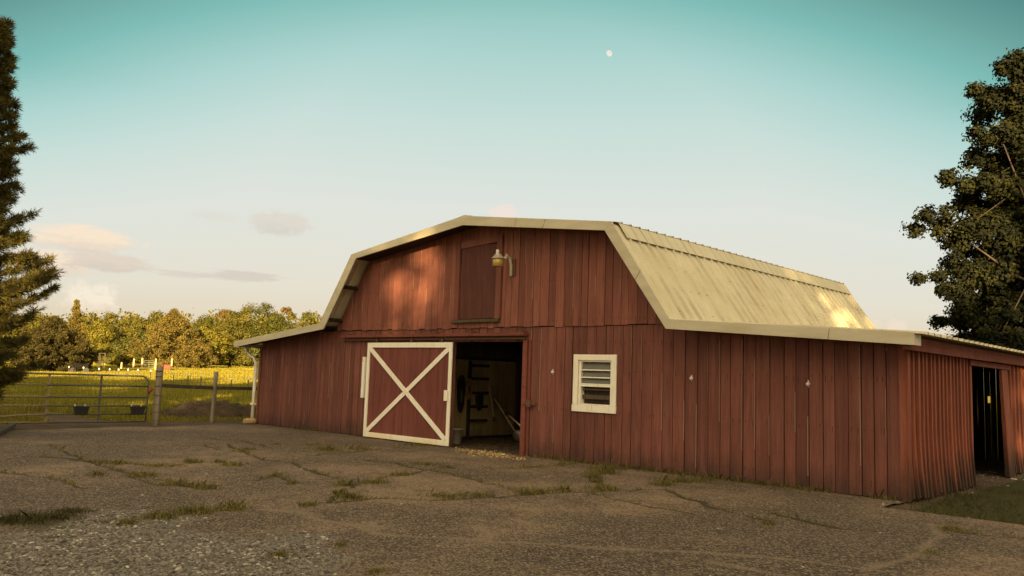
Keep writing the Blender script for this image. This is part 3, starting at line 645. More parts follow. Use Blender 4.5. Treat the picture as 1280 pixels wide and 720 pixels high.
# side wall on the right wing: boards and raised strips that flare out at the foot
def flare_wall(mb, y0, y1, ztop, step, amp):
    y = y0; k = 0
    while y < y1 - 0.02:
        wd = step * random.uniform(0.8, 1.2); up = k % 2; k += 1; wd = wd * (0.62 if up else 1.0); r = random.random(); x0 = (0.05 if up else 0.0) + random.uniform(0, .008)
        n = 12; e = min(y + wd, y1); a = amp * random.uniform(.7, 1.2); sk_ = random.uniform(-.005, .005); b = len(mb.v); zb = random.uniform(-0.03, 0.05)
        for i in range(n + 1):
            z = zb + (ztop - zb) * i / n; f = a * max(0, 1 - z / 1.1) ** 2; q = sk_ * z
            mb.v += [(x0 + f, y + q, z), (x0 + f, e + q - 0.004, z), (x0 + f - 0.045, e + q - 0.004, z), (x0 + f - 0.045, y + q, z)]
        for i in range(n):
            for j in range(4):
                mb.face((b + i * 4 + j, b + i * 4 + (j + 1) % 4, b + (i + 1) * 4 + (j + 1) % 4, b + (i + 1) * 4 + j), r)
        mb.face((b + 3, b + 2, b + 1, b), r); mb.face((b + n * 4, b + n * 4 + 1, b + n * 4 + 2, b + n * 4 + 3), r)
        y += wd
mb = MB(); flare_wall(mb, 0.10, 3.32, 2.22, 0.125, 0.065); mb.build('side_wall', REDS, barn)
mb = MB()
mb.hexa([(0.02, 5.72, 0), (0.10, 5.72, 0), (0.10, 6.18, 0), (0.02, 6.18, 0), (0.0, 5.52, 2.2), (0.05, 5.52, 2.2), (0.05, 5.98, 2.2), (0.0, 5.98, 2.2)], 0.3)
flare_wall(mb, 6.02, LEN, 2.22, 0.20, 0.06); mb.build('side_wall', REDS, barn)
mb = MB(); mb.box(0.13, 0.19, -0.50, 4.2, 2.19, 2.385); mb.box(0.132, 0.192, 4.204, ROOF_END, 2.195, 2.385); mb.build('eave_beam', REDT, barn)
mb = MB(); mb.box(-0.03, 0.085, 3.2, 6.1, 2.09, 2.185); mb.build('opening_header', REDT, barn)
mb = MB(); mb.box(-0.06, 0.05, 3.325, 3.40, 0, 2.08); mb.build('opening_post', REDS, barn)
# hidden walls, loft floor
mb = MB(); board_wall(mb, 0.06, LEN, lambda y: 2.24, 0.0, 'x', -17.97, gap=0.004); mb.build('left_wall', RED, barn)
mb = MB(); board_wall(mb, -17.95, -3.8, wtop, 0.0, 'y', LEN, gap=0.003, breaks=BRK); mb.box(-17.9, -3.8, LEN - 0.05, LEN - 0.03, 0, 2.3); mb.build('back_wall', RED, barn)
mb = MB(); random.seed(11)
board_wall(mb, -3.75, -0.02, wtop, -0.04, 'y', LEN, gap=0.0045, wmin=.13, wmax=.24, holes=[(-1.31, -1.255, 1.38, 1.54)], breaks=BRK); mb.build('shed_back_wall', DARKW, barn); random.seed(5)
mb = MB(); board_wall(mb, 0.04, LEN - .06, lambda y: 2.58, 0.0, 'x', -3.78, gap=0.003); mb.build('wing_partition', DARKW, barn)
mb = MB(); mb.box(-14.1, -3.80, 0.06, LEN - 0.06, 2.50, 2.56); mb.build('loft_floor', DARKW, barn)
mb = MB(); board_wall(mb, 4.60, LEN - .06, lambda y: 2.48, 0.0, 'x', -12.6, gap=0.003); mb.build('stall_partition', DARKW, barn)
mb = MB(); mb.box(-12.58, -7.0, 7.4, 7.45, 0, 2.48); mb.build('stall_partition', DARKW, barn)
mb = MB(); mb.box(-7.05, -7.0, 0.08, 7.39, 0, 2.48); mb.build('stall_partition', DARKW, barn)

# interior plank partition with a ladder of dark rungs
part = MB(); random.seed(3); board_wall(part, 0.06, 3.93, lambda y: 2.02, 0.06, 'x', -11.42, wmin=.22, wmax=.34, gap=0.01, jit=0.01)
pw = part.build('inside_partition', RAW, barn)
mb = MB(); mb.box(-11.47, -11.35, 0.06, 3.93, 2.02, 2.10); mb.build('partition_beam', DARKW, barn)
mb = MB(); mb.box(-11.47, -11.30, 0.06, 3.93, 0.0, 0.06); mb.build('partition_sill', DARKW, barn)
mb = MB(); mb.box(-11.44, -11.32, 0.06, 3.93, 2.10, 2.49); mb.build('partition_upper_boards', RAWD, barn)
LYA, LYB = on_x(588.5, 500, -11.34)[1], on_x(609, 500, -11.34)[1]
for z in (0.42, 0.78, 1.13, 1.50, 1.84):
    mb = MB(); mb.box(-11.38, -11.30, LYA, LYB, z, z + 0.075); mb.build('ladder_rung', SIDEP, barn)
mb = MB(); mb.box(-11.388, -11.34, LYA - .09, LYA - .002, 0.05, 2.0); mb.build('ladder_side', SIDEP, barn)
mb = MB(); mb.box(-11.44, -11.30, 3.932, 4.06, 0, 2.48); mb.build('inside_post', RAWD, barn)

# roof sheets with ribs
def ribbed(name, A, B, y0, y1, pitch, mat, lift=0.0, th=0.004, h=0.042, ext=0.0):
    A = np.array(A); B = np.array(B); d = (B - A) / np.linalg.norm(B - A); nrm_ = np.array([-d[1], d[0]]);
    if nrm_[1] < 0: nrm_ = -nrm_
    B = B + d * ext; pr_ = []; y = y0
    while y < y1 - pitch * .5:
        pr_ += [(y, 0), (y + pitch * .38, 0), (y + pitch * .44, 0.004), (y + pitch * .50, 0), (y + pitch - .062, 0), (y + pitch - .042, h), (y + pitch - .020, h)]; y += pitch
    pr_.append((y1, 0)); mb = MB()
    for top in (0, 1):
        for (yy, hh_) in pr_:
            o_ = nrm_ * (hh_ + lift - (0 if top == 0 else th)); mb.v += [(A[0] + o_[0], yy, A[1] + o_[1]), (B[0] + o_[0], yy, B[1] + o_[1])]
    n = len(pr_)
    for i in range(n - 1):
        a = 2 * i; mb.face((a, a + 1, a + 3, a + 2)); b = 2 * n + a; mb.face((b + 2, b + 3, b + 1, b))
    for i in range(n - 1):
        a = 2 * i; b = 2 * n + a; mb.face((a, a + 2, b + 2, b)); mb.face((a + 1, b + 1, b + 3, a + 3))
    mb.face((0, 2 * n, 2 * n + 1, 1)); e = 2 * n - 2; mb.face((e, e + 1, e + 2 * n + 1, e + 2 * n))
    return mb.build(name, mat, barn)
Y0 = -OV - 0.01
ribbed('upper_roof', (-8.97, 5.085), (-13.02, 4.535), Y0, ROOF_END, 0.30, ROOF, ext=0.03)
ribbed('upper_roof', (-8.97, 5.085), (-4.98, 4.545), Y0, ROOF_END, 0.30, ROOF, ext=0.05, lift=0.012)
ribbed('steep_roof', (-13.0, 4.52), (-14.23, 2.81), Y0, ROOF_END, 0.30, ROOF)
steep = ribbed('steep_roof', (-4.955, 4.53), (-3.68, 2.69), Y0, ROOF_END, 0.30, ROOF, lift=-0.01)
ribbed('wing_roof', (-14.2, 2.815), (-18.55, 2.352), Y0, ROOF_END, 0.30, ROOF, ext=0.04)
ribbed('wing_roof', (-3.69, 2.685), (0.32, 2.412), Y0, ROOF_END, 0.30, ROOF, ext=0.10, lift=0.006)
# flashing strip lying on the ribs under the break
a = np.array((-4.955, 4.53)); b = np.array((-3.68, 2.69)); d = (b - a) / np.linalg.norm(b - a); nn = np.array([-d[1], d[0]]); nn = nn if nn[0] > 0 else -nn
mb = MB(); p0 = a + nn * 0.0335; p1 = a + d * 0.36 + nn * 0.0335; p2 = p1 + nn * 0.006; p3 = p0 + nn * 0.006
mb.prism_y([tuple(p0), tuple(p1), tuple(p2), tuple(p3)], Y0 + 0.16, ROOF_END); mb.build('break_flashing', ROOF, barn)
mb = MB(); mb.box(-4.955, -4.925, Y0 + .03, ROOF_END - .02, 4.535, 4.562); mb.build('rib_shadow_strip', DARKW, barn)  # dark strip added to draw the shadow line under the upper roof edge
mb = MB(); mb.prism_y([(-9.2, 5.075), (-8.97, 5.105), (-8.74, 5.075), (-8.74, 5.085), (-8.97, 5.125), (-9.2, 5.085)], Y0, ROOF_END); mb.build('ridge_cap', ROOF, barn)
# front rake trim, in lengths with open joints
YT0, YT1 = -OV - 0.045, -OV - 0.012
def trim_seg(i, t0, t1, g=0.004):
    o0, o1 = np.array(OUT[i]), np.array(OUT[i + 1]); n0, n1 = np.array(INN[i]), np.array(INN[i + 1]); L = np.linalg.norm(o1 - o0); e = g / L
    if t0 > 0: t0 += e
    if t1 < 1: t1 -= e
    mb = MB(); mb.prism_y([tuple(n0 + (n1 - n0) * t0), tuple(n0 + (n1 - n0) * t1), tuple(o0 + (o1 - o0) * t1), tuple(o0 + (o1 - o0) * t0)], YT0, YT1)
    mb.build('roof_trim', TRIM, barn, bevel=0.004)
for i, cuts in enumerate([(0.5,), (0.48,), (0.43,), (0.40, 0.60), (0.52,), (0.70,)]):
    e = [0.0] + list(cuts) + [1.0]
    for t0, t1 in zip(e[:-1], e[1:]): trim_seg(i, t0, t1)
# eave returns
mb = MB(); mb.box(0.30, 0.32, -OV - 0.012, -0.30, 2.25, 2.405); mb.build('eave_return', TRIM, barn)
mb = MB(); mb.box(-18.56, -18.53, -OV, ROOF_END, 2.22, 2.33); mb.build('gutter', TRIM, barn)
# dark boards added for the gable overhang's black shade; wing boards and purlin ends
def offs(i, t0, t1, dz): return [(OUT[i][0] + (OUT[i + 1][0] - OUT[i][0]) * t, OUT[i][1] + (OUT[i + 1][1] - OUT[i][1]) * t + dz) for t in (t0, t1)]
mb = MB()
for i, t0, t1 in ((2, 0.03, 1.0), (3, 0.0, 0.97)):
    (xa, za), (xb, zb) = offs(i, t0, t1, -0.10); mb.prism_y([(xa, za - .03), (xb, zb - .03), (xb, zb), (xa, za)], -OV - 0.01, -0.055)
mb.build('overhang_shade', DARKW, barn)
for i, t0, t1 in ((0, 0.02, 0.97), (5, 0.03, 0.97)):
    mb = MB(); (xa, za), (xb, zb) = offs(i, t0, t1, -0.06); mb.prism_y([(xa, za - .02), (xb, zb - .02), (xb, zb), (xa, za)], -OV - 0.01, -0.03); mb.build('wing_soffit', DARKW, barn)
for t in (0.03, 0.45, 0.93):
    x = -13.0 + t * (-14.23 + 13.0) + 0.11; z = 4.55 + t * (2.83 - 4.55) - 0.02
    mb = MB(); dx, dz = np.array((-1.23, -1.72)) / 2.115; mb.bar((x, -OV + 0.02, z), (x, 0.0, z), 0.10, 0.055, up=(dx, 0, dz)); mb.build('purlin_end', DARKW, barn)

# sliding door
DX0, DX1, DZ0, DZ1, DY = -12.74, -9.635, 0.025, 2.345, -0.13
mb = MB(); random.seed(8); board_wall(mb, DX0 + .02, DX1 - .02, lambda x: DZ1 - .02, DZ0 + .02, 'y', DY + 0.03, wmin=.24, wmax=.34, gap=.003, jit=.001)
door = mb.build('sliding_door', REDD, barn)
fr_ = [(DX0, DX0 + .105, DZ0, DZ1), (DX1 - .105, DX1, DZ0, DZ1), (DX0 + .107, DX1 - .107, DZ1 - .12, DZ1), (DX0 + .107, DX1 - .107, DZ0, DZ0 + .12)]
for (x0, x1, z0, z1) in fr_:
    mb = MB(); mb.box(x0, x1, DY - .022, DY + .006, z0, z1); mb.build('frame_board', WHITE, door, bevel=.004)
for k_ in (0, 1):
    xa, xb = (DX0 + .12, DX1 - .12) if k_ == 0 else (DX1 - .12, DX0 + .12)
    mb = MB(); yb = DY - .009 - 0.013 * k_; mb.bar((xa, yb, DZ0 + .14), (xb, yb, DZ1 - .14), 0.022 if False else 0.11, 0.022, up=(0, -1, 0)); mb.build('cross_brace', WHITE, door)
p = on_y(557.5, 494, DY - .05); mb = MB(); mb.box(p[0] - .06, p[0] + .05, DY - .07, DY - .024, p[2] - .13, p[2] + .11); mb.build('handle', WHITE, door, bevel=.008)
for x in (-12.38, -11.05, -9.98):
    mb = MB(); mb.box(x - .02, x + .02, DY - .035, DY - .024, DZ1 + .005, DZ1 + .07); mb.tube([(x, DY - .03, DZ1 + .06), (x, DY + .03, DZ1 + .06)], .035, 10); mb.build('hanger', RUSTM, door)
mb = MB(); mb.box(-13.86, -7.44, -0.20, -0.056, 2.475, 2.545); mb.build('door_track', REDT, barn, bevel=.004)
mb = MB(); mb.box(-13.84, -7.47, -0.115, -0.075, 2.405, 2.44); mb.box(-13.84, -7.47, -0.055, -0.040, 2.40, 2.47); mb.build('track_rail', RUSTM, barn)
for x in (-13.6, -11.9, -10.2, -9.0, -7.52): mb = MB(); mb.box(x - .02, x + .02, -0.21, -0.04, 2.55, 2.585); mb.tube([(x, -.206, 2.51), (x, -.216, 2.51)], .018, 8); mb.build('track_bracket', RUSTM, barn)
p0 = on_y(455.0, 446, -.17); p1 = on_y(451.5, 497, -.17); mb = MB(); mb.box(p0[0] - .045, p0[0] + .05, -.18, -.024, p1[2], p0[2] - .12); mb.box(p0[0] - .045, p0[0] + .05, -.175, -.024, p0[2] - .115, p0[2]); mb.build('door_stop', WHITE, barn)
mb = MB(); mb.box(-7.56, -7.44, -0.075, -0.024, 0.0, 2.40); mb.box(-7.40, -7.36, -0.045, -0.024, 0.0, 2.40); mb.build('door_jamb', REDT, barn)
mb = MB(); mb.box(-9.79, -9.72, -.02, .06, 0, 2.36); mb.build('door_jamb', RED, barn)
p = on_y(660, 504, -.08); mb = MB(); mb.box(p[0] - .13, p[0] + .20, -.10, -.078, p[2] - .03, p[2] + .03); mb.box(p[0] - .02, p[0] + .10, -.125, -.076, p[2] - .07, p[2] + .06); mb.build('door_hasp', RUSTM, barn, bevel=.006)

# hayloft door
mb = MB(); mb.box(-9.545, -8.415, -0.056, -0.040, 2.875, 4.52); loft = mb.build('loft_door', REDP, barn)
mb = MB(); mb.box(-9.70, -9.56, -0.10, -0.05, 2.86, 4.66); mb.build('frame_board', REDU, loft)
mb = MB(); mb.box(-8.40, -8.24, -0.10, -0.05, 2.86, 4.70); mb.build('frame_board', REDU, loft)
mb = MB(); mb.hexa([(-9.557, -.083, 4.48), (-8.403, -.083, 4.55), (-8.403, -.05, 4.55), (-9.557, -.05, 4.48), (-9.557, -.083, 4.65), (-8.403, -.083, 4.69), (-8.403, -.05, 4.69), (-9.557, -.05, 4.65)]); mb.build('head_board', REDU, loft)
mb = MB(); mb.box(-9.76, -8.26, -0.125, -0.05, 2.785, 2.855); mb.build('sill', RAWD, loft, bevel=.005)

# louvred window
win = MB(); win.box(-6.215, -6.10, -0.055, -0.024, 1.12, 2.10); win.box(-5.29, -5.175, -0.055, -0.024, 1.12, 2.10); win.box(-6.098, -5.292, -0.053, -0.024, 1.985, 2.098); win.box(-6.23, -5.17, -0.06, -0.024, 0.985, 1.117)
window = win.build('window', WHITE, barn, bevel=.004)
mb = MB()
for x0, x1 in ((-6.098, -6.04), (-5.33, -5.292)): mb.box(x0, x1, -0.022, 0.10, 1.12, 1.983)
mb.box(-6.038, -5.332, -0.022, 0.10, 1.118, 1.14); mb.box(-6.038, -5.332, -0.022, 0.10, 1.955, 1.983); mb.build('inner_frame', WHITE, window)
for i, z in enumerate((1.935, 1.79, 1.66)):
    mb = MB(); mb.hexa([(-6.03, -.012, z - .135), (-5.34, -.012, z - .135), (-5.34, -.006, z - .135), (-6.03, -.006, z - .135), (-6.03, .045, z), (-5.34, .045, z), (-5.34, .051, z), (-6.03, .051, z)]); mb.build('glass_slat', GLASS, window)
    mb = MB(); mb.box(-6.036, -5.334, -.022, -.014, z - .148, z - .125); mb.build('slat_rail', WHITE, window)
mb = MB(); mb.box(-6.036, -5.334, -.02, .01, 1.475, 1.515); mb.build('slat_rail', WHITE, window)
mb = MB(); mb.box(-6.036, -5.334, .03, .05, 1.405, 1.44); mb.box(-6.036, -5.334, .03, .05, 1.235, 1.315); mb.build('wooden_bar', RAWD, window)
mb = MB(); mb.box(-6.03, -5.34, .105, .11, 1.14, 1.95); mb.build('dark_backing', DARKW, window)
# insulator knobs and a splash of pale scuffs on the front boards
for px, py in ((690, 465), (863.5, 473), (1009.5, 480)):
    p = on_y(px, py, -.06); mb = MB(); mb.tube([(p[0], -.022, p[2]), (p[0], -.05, p[2]), (p[0], -.075, p[2])], [.028, .034, .018], 10); mb.tube([(p[0], -.03, p[2] - .05), (p[0], -.03, p[2] + .06)], .010, 6); mb.build('wire_insulator', PLASTW, barn)
# downspout at the left corner
pts = [(-18.53, -0.20, 2.26), (-18.53, -0.18, 2.12), (-18.44, -0.15, 2.02), (-18.20, -0.12, 1.92), (-18.11, -0.10, 1.78), (-18.10, -0.10, 1.0), (-18.11, -0.10, 0.16)]
mb = MB(); mb.tube(pts, .05, 10); ds = mb.build('downspout', WHITE, barn, smooth=True)
mb = MB(); mb.box(-18.18, -18.02, -.165, -.02, 0.55, 0.59); mb.build('strap', WHITE, ds)

# ---------------- lamp on the gable
p = on_y(622.5, 327, -0.55); LX, LZ = p[0], p[2]
q = on_y(640.5, 334, -0.06)
lamp = thing('wall_lamp', (q[0], -0.06, q[2]), 'cream yard lamp with an amber glass on a curved arm beside the hayloft door', 'lamp')
mb = MB(); mb.box(q[0] - .03, q[0] + .10, -.082, -.054, q[2] - .20, q[2] + .17); mb.build('wall_bracket', RUSTM, lamp, bevel=.006)
mb = MB(); mb.tube([(q[0], -.10, q[2] - .20), (q[0], -.10, q[2] + .02), (q[0] - .005, -.14, q[2] + .17), (q[0] - .01, -.24, q[2] + .245), (LX + .03, -.34, LZ + .095), (LX, -.50, LZ + .085)], .030, 10); mb.build('arm', CREAMM, lamp, smooth=True)
mb = MB(); mb.lathe((LX, -.55, LZ), [(0.02, -.108), (.108, -.105), (.115, -.10), (.119, .07), (.11, .072)], 24); mb.build('globe', AMBER, lamp, smooth=True)
mb = MB(); mb.lathe((LX, -.55, LZ), [(.125, .06), (.143, .062), (.143, .076), (.125, .088), (.085, .13), (.08, .152), (.04, .16)], 24); mb.build('shade', plain('galvanised_lamp_shade', (.42, .37, .29), .5, .3), lamp)
mb = MB(); mb.lathe((LX - .02, -.55, LZ), [(.034, .158), (.036, .165), (.036, .195), (.031, .20), (.036, .21), (.036, .245), (.018, .257)], 14); mb.build('photocell', PLASTW, lamp)

# ---------------- things inside the doorway
def single(name, mb, mat, label, cat, group=None, **kw): return tag(mb.build(name, mat, **kw), label, cat, group)
tools = [((612, 484), 4.3, (617.5, 521), 'short tan tool handle leaning furthest left against the partition post'), ((612, 481), 4.4, (628, 538), 'long tan pole leaning to the right of the short handle in the doorway'),
         ((622, 486), 4.5, (632, 537), 'thin darker pole leaning behind the shovel in the doorway')]
def leaning(name, top, ytop, bot, label, cat, rad=.021, zb=0.02):
    a = on_x(*top, ytop); 
    b = on_x(*bot, ytop + .12) if zb is None else on_z(*bot, zb)
    if zb is None and b[2] < 0.02: b[2] = 0.02
    root = thing(name, tuple(b), label, cat, 'hand tools leaning in the doorway'); mb = MB(); mb.tube([a, (np.array(a) + b) / 2 + np.array([.01, 0, 0]), b], rad, 8); mb.build('handle', HANDLE, root); return root, np.array(a), np.array(b)
r1, a, b = leaning('hoe', (611.5, 484), -11.26, (617.5, 521), tools[0][3], 'tool', zb=None)
d = (b - a) / np.linalg.norm(b - a); mb = MB(); mb.tube([b, b + d * .12], [.02, .016], 8); mb.bar(b + d * .1 + np.array([-.08, -.02, 0]), b + d * .1 + np.array([.08, -.02, 0]), .10, .01); mb.build('blade', RUSTM, r1)
r2, a, b = leaning('rake', (612, 481), -11.24, (628, 538), tools[1][3], 'rake', zb=.06)
mb = MB(); mb.bar(b + np.array([-.2, 0, -.02]), b + np.array([.2, 0, -.02]), .03, .03)
for i in range(9): mb.bar(b + np.array([-.2 + .05 * i, 0, -.03]), b + np.array([-.2 + .05 * i, -.06, -.055]), .01, .01)
mb.build('rake_head', RUSTM, r2)
r3, a, b = leaning('fork', (622, 486), -11.22, (632, 537), tools[2][3], 'fork', rad=.018, zb=.10)
mb = MB(); mb.bar(b + np.array([-.1, 0, 0]), b + np.array([.1, 0, 0]), .02, .02)
for i in range(4): mb.tube([b + np.array([-.1 + .067 * i, 0, 0]), b + np.array([-.1 + .067 * i, -.03, -.09])], .006, 6)
mb.build('tines', RUSTM, r3)
r4, a, b = leaning('shovel', (618, 498), -11.15, (644.5, 540.5), 'grey bladed shovel leaning with its scoop by the right door jamb', 'shovel', zb=.20)
d = (b - a) / np.linalg.norm(b - a); sd = np.array([.55, .75, 0.0]); sd -= d * sd.dot(d); sd /= np.linalg.norm(sd); nn_ = np.cross(d, sd); mb = MB(); n0 = 0
prf = [(-.04, .02), (.0, .10), (.06, .145), (.2, .14), (.27, .09), (.31, .02)]; W_ = 7
for t, hw in prf:
    for j in range(W_):
        s_ = (j / (W_ - 1) * 2 - 1); mb.v.append(tuple(b + d * t + sd * hw * s_ + nn_ * (0.045 * s_ * s_)))
for t, hw in prf:
    for j in range(W_):
        s_ = (j / (W_ - 1) * 2 - 1); mb.v.append(tuple(b + d * t + sd * hw * s_ + nn_ * (0.045 * s_ * s_ - .006)))
M_ = len(prf) * W_
for i in range(len(prf) - 1):
    for j in range(W_ - 1):
        q_ = i * W_ + j; mb.face((q_, q_ + 1, q_ + W_ + 1, q_ + W_)); mb.face((M_ + q_ + W_, M_ + q_ + W_ + 1, M_ + q_ + 1, M_ + q_))
mb.build('scoop', STEEL, r4, smooth=True)
r5, a, b = leaning('broom', (632, 516), -10.9, (650.5, 532), 'broom handle lying low across behind the shovel by the jamb', 'broom', rad=.018, zb=.50)
mb = MB(); mb.bar(a - (b - a) * .02, a + (b - a) * .25, .10, .05); mb.build('brush', RAWD, r5)
mb = MB(); mb.bar(b, (b[0] + .05, b[1] + .3, .0), .05, .05); mb.build('prop', RAWD, r5)
# tack hanging on the partition
XP = -11.40
def loop(name, px, y0, y1, wpx, mat, label, cat, extra=0, rad=.028, n=22):
    c0 = on_x(px, y0, XP); c1 = on_x(px + 1.5, y1, XP); cz, hz_ = (c0[2] + c1[2]) / 2, (c0[2] - c1[2]) / 2; cy = (c0[1] + c1[1]) / 2; wy = wpx / 2 * np.linalg.norm(c0 - CAM) / F / 0.75
    mb = MB()
    for e in range(1 + extra):
        pts = []
        for i in range(n + 1):
            t = 2 * math.pi * i / n; pts.append((XP + .06 + .02 * e + .01 * math.sin(3 * t + e), cy + wy * math.sin(t) * (1 - .25 * e) + .02 * math.sin(2 * t + e), cz + hz_ * math.cos(t) * (1 - .12 * e)))
        mb.tube(pts, rad, 6, cap=False)
    mb.tube([(XP, cy, cz + hz_), (XP + .1, cy, cz + hz_ + .02)], .012, 6)
    return single(name, mb, mat, label, cat, 'tack hanging on the plank partition')
loop('rope_coil', 573.5, 470, 515, 8, ROPE, 'long dark rope coil hanging nearest the door on the plank partition', 'rope', 2)
loop('halter', 583.5, 474, 499, 7, ROPEO, 'tan halter hanging to the right of the dark rope coil', 'halter', 2, .02)
loop('lead_rope', 589, 471, 498, 4, plain('pale_rope', (.55, .42, .28), .8), 'pale lead rope hanging beside the tan halter', 'rope', 0, .02)
loop('harness', 596.5, 492, 512, 8, ROPE, 'dark tangled harness hanging lowest over the ladder rungs', 'harness', 3, .028)
c = on_x(616, 470, XP); c = np.array([-11.20, on_x(616, 475, -11.29)[1], on_x(616, 475, -11.29)[2]])
nt = MB(); c = on_y(617, 474, 4.73); nt.box(c[0] - .16, c[0] + .14, 4.705, 4.715, c[2] - .17, c[2] + .17); nt.box(c[0] - .17, c[0] + .17, 4.716, 4.735, c[2] - .95, c[2] + .24, m=1)
nt.box(c[0] - .11, c[0] + .09, 4.700, 4.704, c[2] + .07, c[2] + .09, m=1); nt.box(c[0] - .11, c[0] + .05, 4.700, 4.704, c[2] + .0, c[2] + .015, m=1)
single('notice_board', nt, [PAPER, RAWD], 'small grey notice on a dark board above the leaning tools', 'notice')
# pale worn feed scoop at the door's foot
c = on_z(566.5, 556, 0.0); c[1] = max(c[1], 0.25); mb = MB()
pail = thing('feed_bucket', (c[0] - .1, c[1] + .15, 0), 'dull pale feed bucket standing behind the foot of the white framed door', 'bucket')
mb.lathe((c[0] - .1, c[1] + .15, .005), [(.13, 0), (.14, .01), (.175, .33), (.19, .33), (.19, .36), (.172, .36), (.165, .34), (.13, .03)], 20); mb.build('pail', plain('dull_pale_plastic', (.34, .30, .20), .6), pail, smooth=True)
mb = MB(); mb.tube([(c[0] - .1 + .19 * math.cos(t), c[1] + .15 - .06 - .0 * t, .34 + .0 + .10 * math.sin(t) * -1 + .02) for t in np.linspace(0, math.pi, 9)], .006, 6); mb.build('handle', STEEL, pail)
# pale shavings on the threshold
n = 1500; px = np.concatenate([rng.normal(610, 20, n)]); px = np.clip(px, 570, 656); py = 563 + (px - 575) * 0.135 + rng.normal(0, 1.5, n)
sp_ = np.array([on_z(a_, b_, 0.008) for a_, b_ in zip(px, py)]); sp_[:, 2] += rng.random(n) ** 2 * .03
ang = rng.uniform(0, 3.14, n); l_ = rng.uniform(.008, .028, n); dv = np.stack([np.cos(ang) * l_, np.sin(ang) * l_, rng.normal(0, .008, n)], -1); sv_ = np.stack([-np.sin(ang) * .006, np.cos(ang) * .006, rng.normal(0, .004, n)], -1)
tag(quads('wood_shavings', np.stack([sp_ - dv - sv_, sp_ + dv - sv_, sp_ + dv + sv_, sp_ - dv + sv_], 1), STRAW), 'pale wood shavings scattered along the barn threshold', 'shavings', kind='stuff')
n = 2600; sp_ = np.c_[rng.uniform(-11.2, -7.6, n), rng.uniform(.3, 5, n), rng.uniform(-.03, .03, n)]; ang = rng.uniform(0, 3.14, n); l_ = rng.uniform(.02, .09, n); dv = np.stack([np.cos(ang) * l_, np.sin(ang) * l_, rng.normal(0, .02, n)], -1); sv_ = np.stack([-np.sin(ang) * .004, np.cos(ang) * .004, rng.normal(0, .003, n)], -1)
tag(quads('floor_straw', np.stack([sp_ - dv - sv_, sp_ + dv - sv_, sp_ + dv + sv_, sp_ - dv + sv_], 1), HAY), 'brown straw littered on the barn floor', 'straw', kind='stuff')

# ---------------- stone under the downspout
def rock(name, c, sx, sy, sz, mat, label, cat):
    n1, n2 = 18, 11; mb = MB()
    for i in range(n2):
        th = math.pi * i / (n2 - 1)
        for j in range(n1):
            ph = 2 * math.pi * j / n1; d = np.array([math.sin(th) * math.cos(ph), math.sin(th) * math.sin(ph), math.cos(th)]); d = np.sign(d) * np.abs(d) ** 0.55
            mb.v.append((c[0] + d[0] * sx * (1 + random.uniform(-.06, .06)), c[1] + d[1] * sy * (1 + random.uniform(-.06, .06)), c[2] + sz + d[2] * sz * (1 + random.uniform(-.07, .07))))
    for i in range(n2 - 1):
        for j in range(n1): mb.face((i * n1 + j, (i + 1) * n1 + j, (i + 1) * n1 + (j + 1) % n1, i * n1 + (j + 1) % n1))
    return single(name, mb, mat, label, cat)
rock('splash_stone', (-18.12, -0.16, -0.01), .20, .16, .085, STONE, 'rough tan stone block lying under the white downspout', 'stone')

# ================================================================== gate, fence, yard edge
GP0 = np.array([-18.12, -2.95, 0.0]); GP1 = np.array([-18.85, -0.96, 0.0]); GP2 = np.array([-19.0, 0.62, 0.0]); GPL = np.array([-18.62, -6.95, 0.0])
fence = thing('yard_fence', tuple(GP1), 'wood and wire yard fence with round posts between the gate and the barn', 'fence')
def post(mb, p, h, r0, r1, lean=(0, 0)):
    mb.tube([(p[0] + lean[0] * t, p[1] + lean[1] * t, -0.3 + (h + .3) * t) for t in (0, .25, .5, .75, 1)], [r0 * random.uniform(.95, 1.05) + (r1 - r0) * t for t in (0, .25, .5, .75, 1)], 12)
mb = MB(); post(mb, GP0, 1.57, .10, .09, (-.02, .02)); mb.build('gate_post', GREYW, fence, smooth=True)
mb = MB(); post(mb, GP1, 1.48, .066, .06, (-.01, .03)); mb.build('post', GREYW, fence, smooth=True)
mb = MB(); post(mb, GP2, 1.75, .07, .06); mb.build('post', RAILW, fence, smooth=True)
for a, b, z0, z1 in ((GP0, GP1, 1.06, 1.00), (GP1, GP2, 1.00, .99)):
    mb = MB(); d = (b - a) / np.linalg.norm(b - a); mb.bar(a + d * .10 + np.array([0, 0, z0]), b - d * .07 + np.array([0, 0, z1]), .05, .10); mb.build('rail', RAILW, fence, bevel=.006)
def wire_mesh(mb, a, b, z0, z1, dx, dz, r=.0022, off=.0):
    L = np.linalg.norm(b - a); d = (b - a) / L; nrm2 = np.array([d[1], -d[0], 0]) * off; n = int(L / dx)
    for i in range(n + 1):
        p = a + d * (L * i / n) + nrm2; q = np.array([random.gauss(0, .006), random.gauss(0, .006), 0]); mb.tube([p + np.array([0, 0, z0]), p + q + np.array([0, 0, (z0 + z1) / 2]), p + np.array([0, 0, z1])], r, 3, cap=False)
    m = int((z1 - z0) / dz)
    for j in range(m + 1):
        z = z0 + (z1 - z0) * j / m; k_ = 6; mb.tube([a + d * (L * i / k_) + nrm2 + np.array([0, 0, z + random.gauss(0, .006)]) for i in range(k_ + 1)], r * 1.15, 3, cap=False)
mb = MB(); wire_mesh(mb, GP0, GP1, .03, 1.52, .10, .115, off=.12); wire_mesh(mb, GP1, GP2, .03, 1.55, .10, .115, off=.09); mb.build('wire_mesh', WIRED, fence)
for z in (.12, .35, .55, .8, 1.05, 1.3, 1.45): mb = MB(); mb.lathe((GP0[0] - .01, GP0[1], z), [(.103, 0), (.107, .005), (.103, .01)], 14); mb.build('wire_wrap', WIRED, fence)
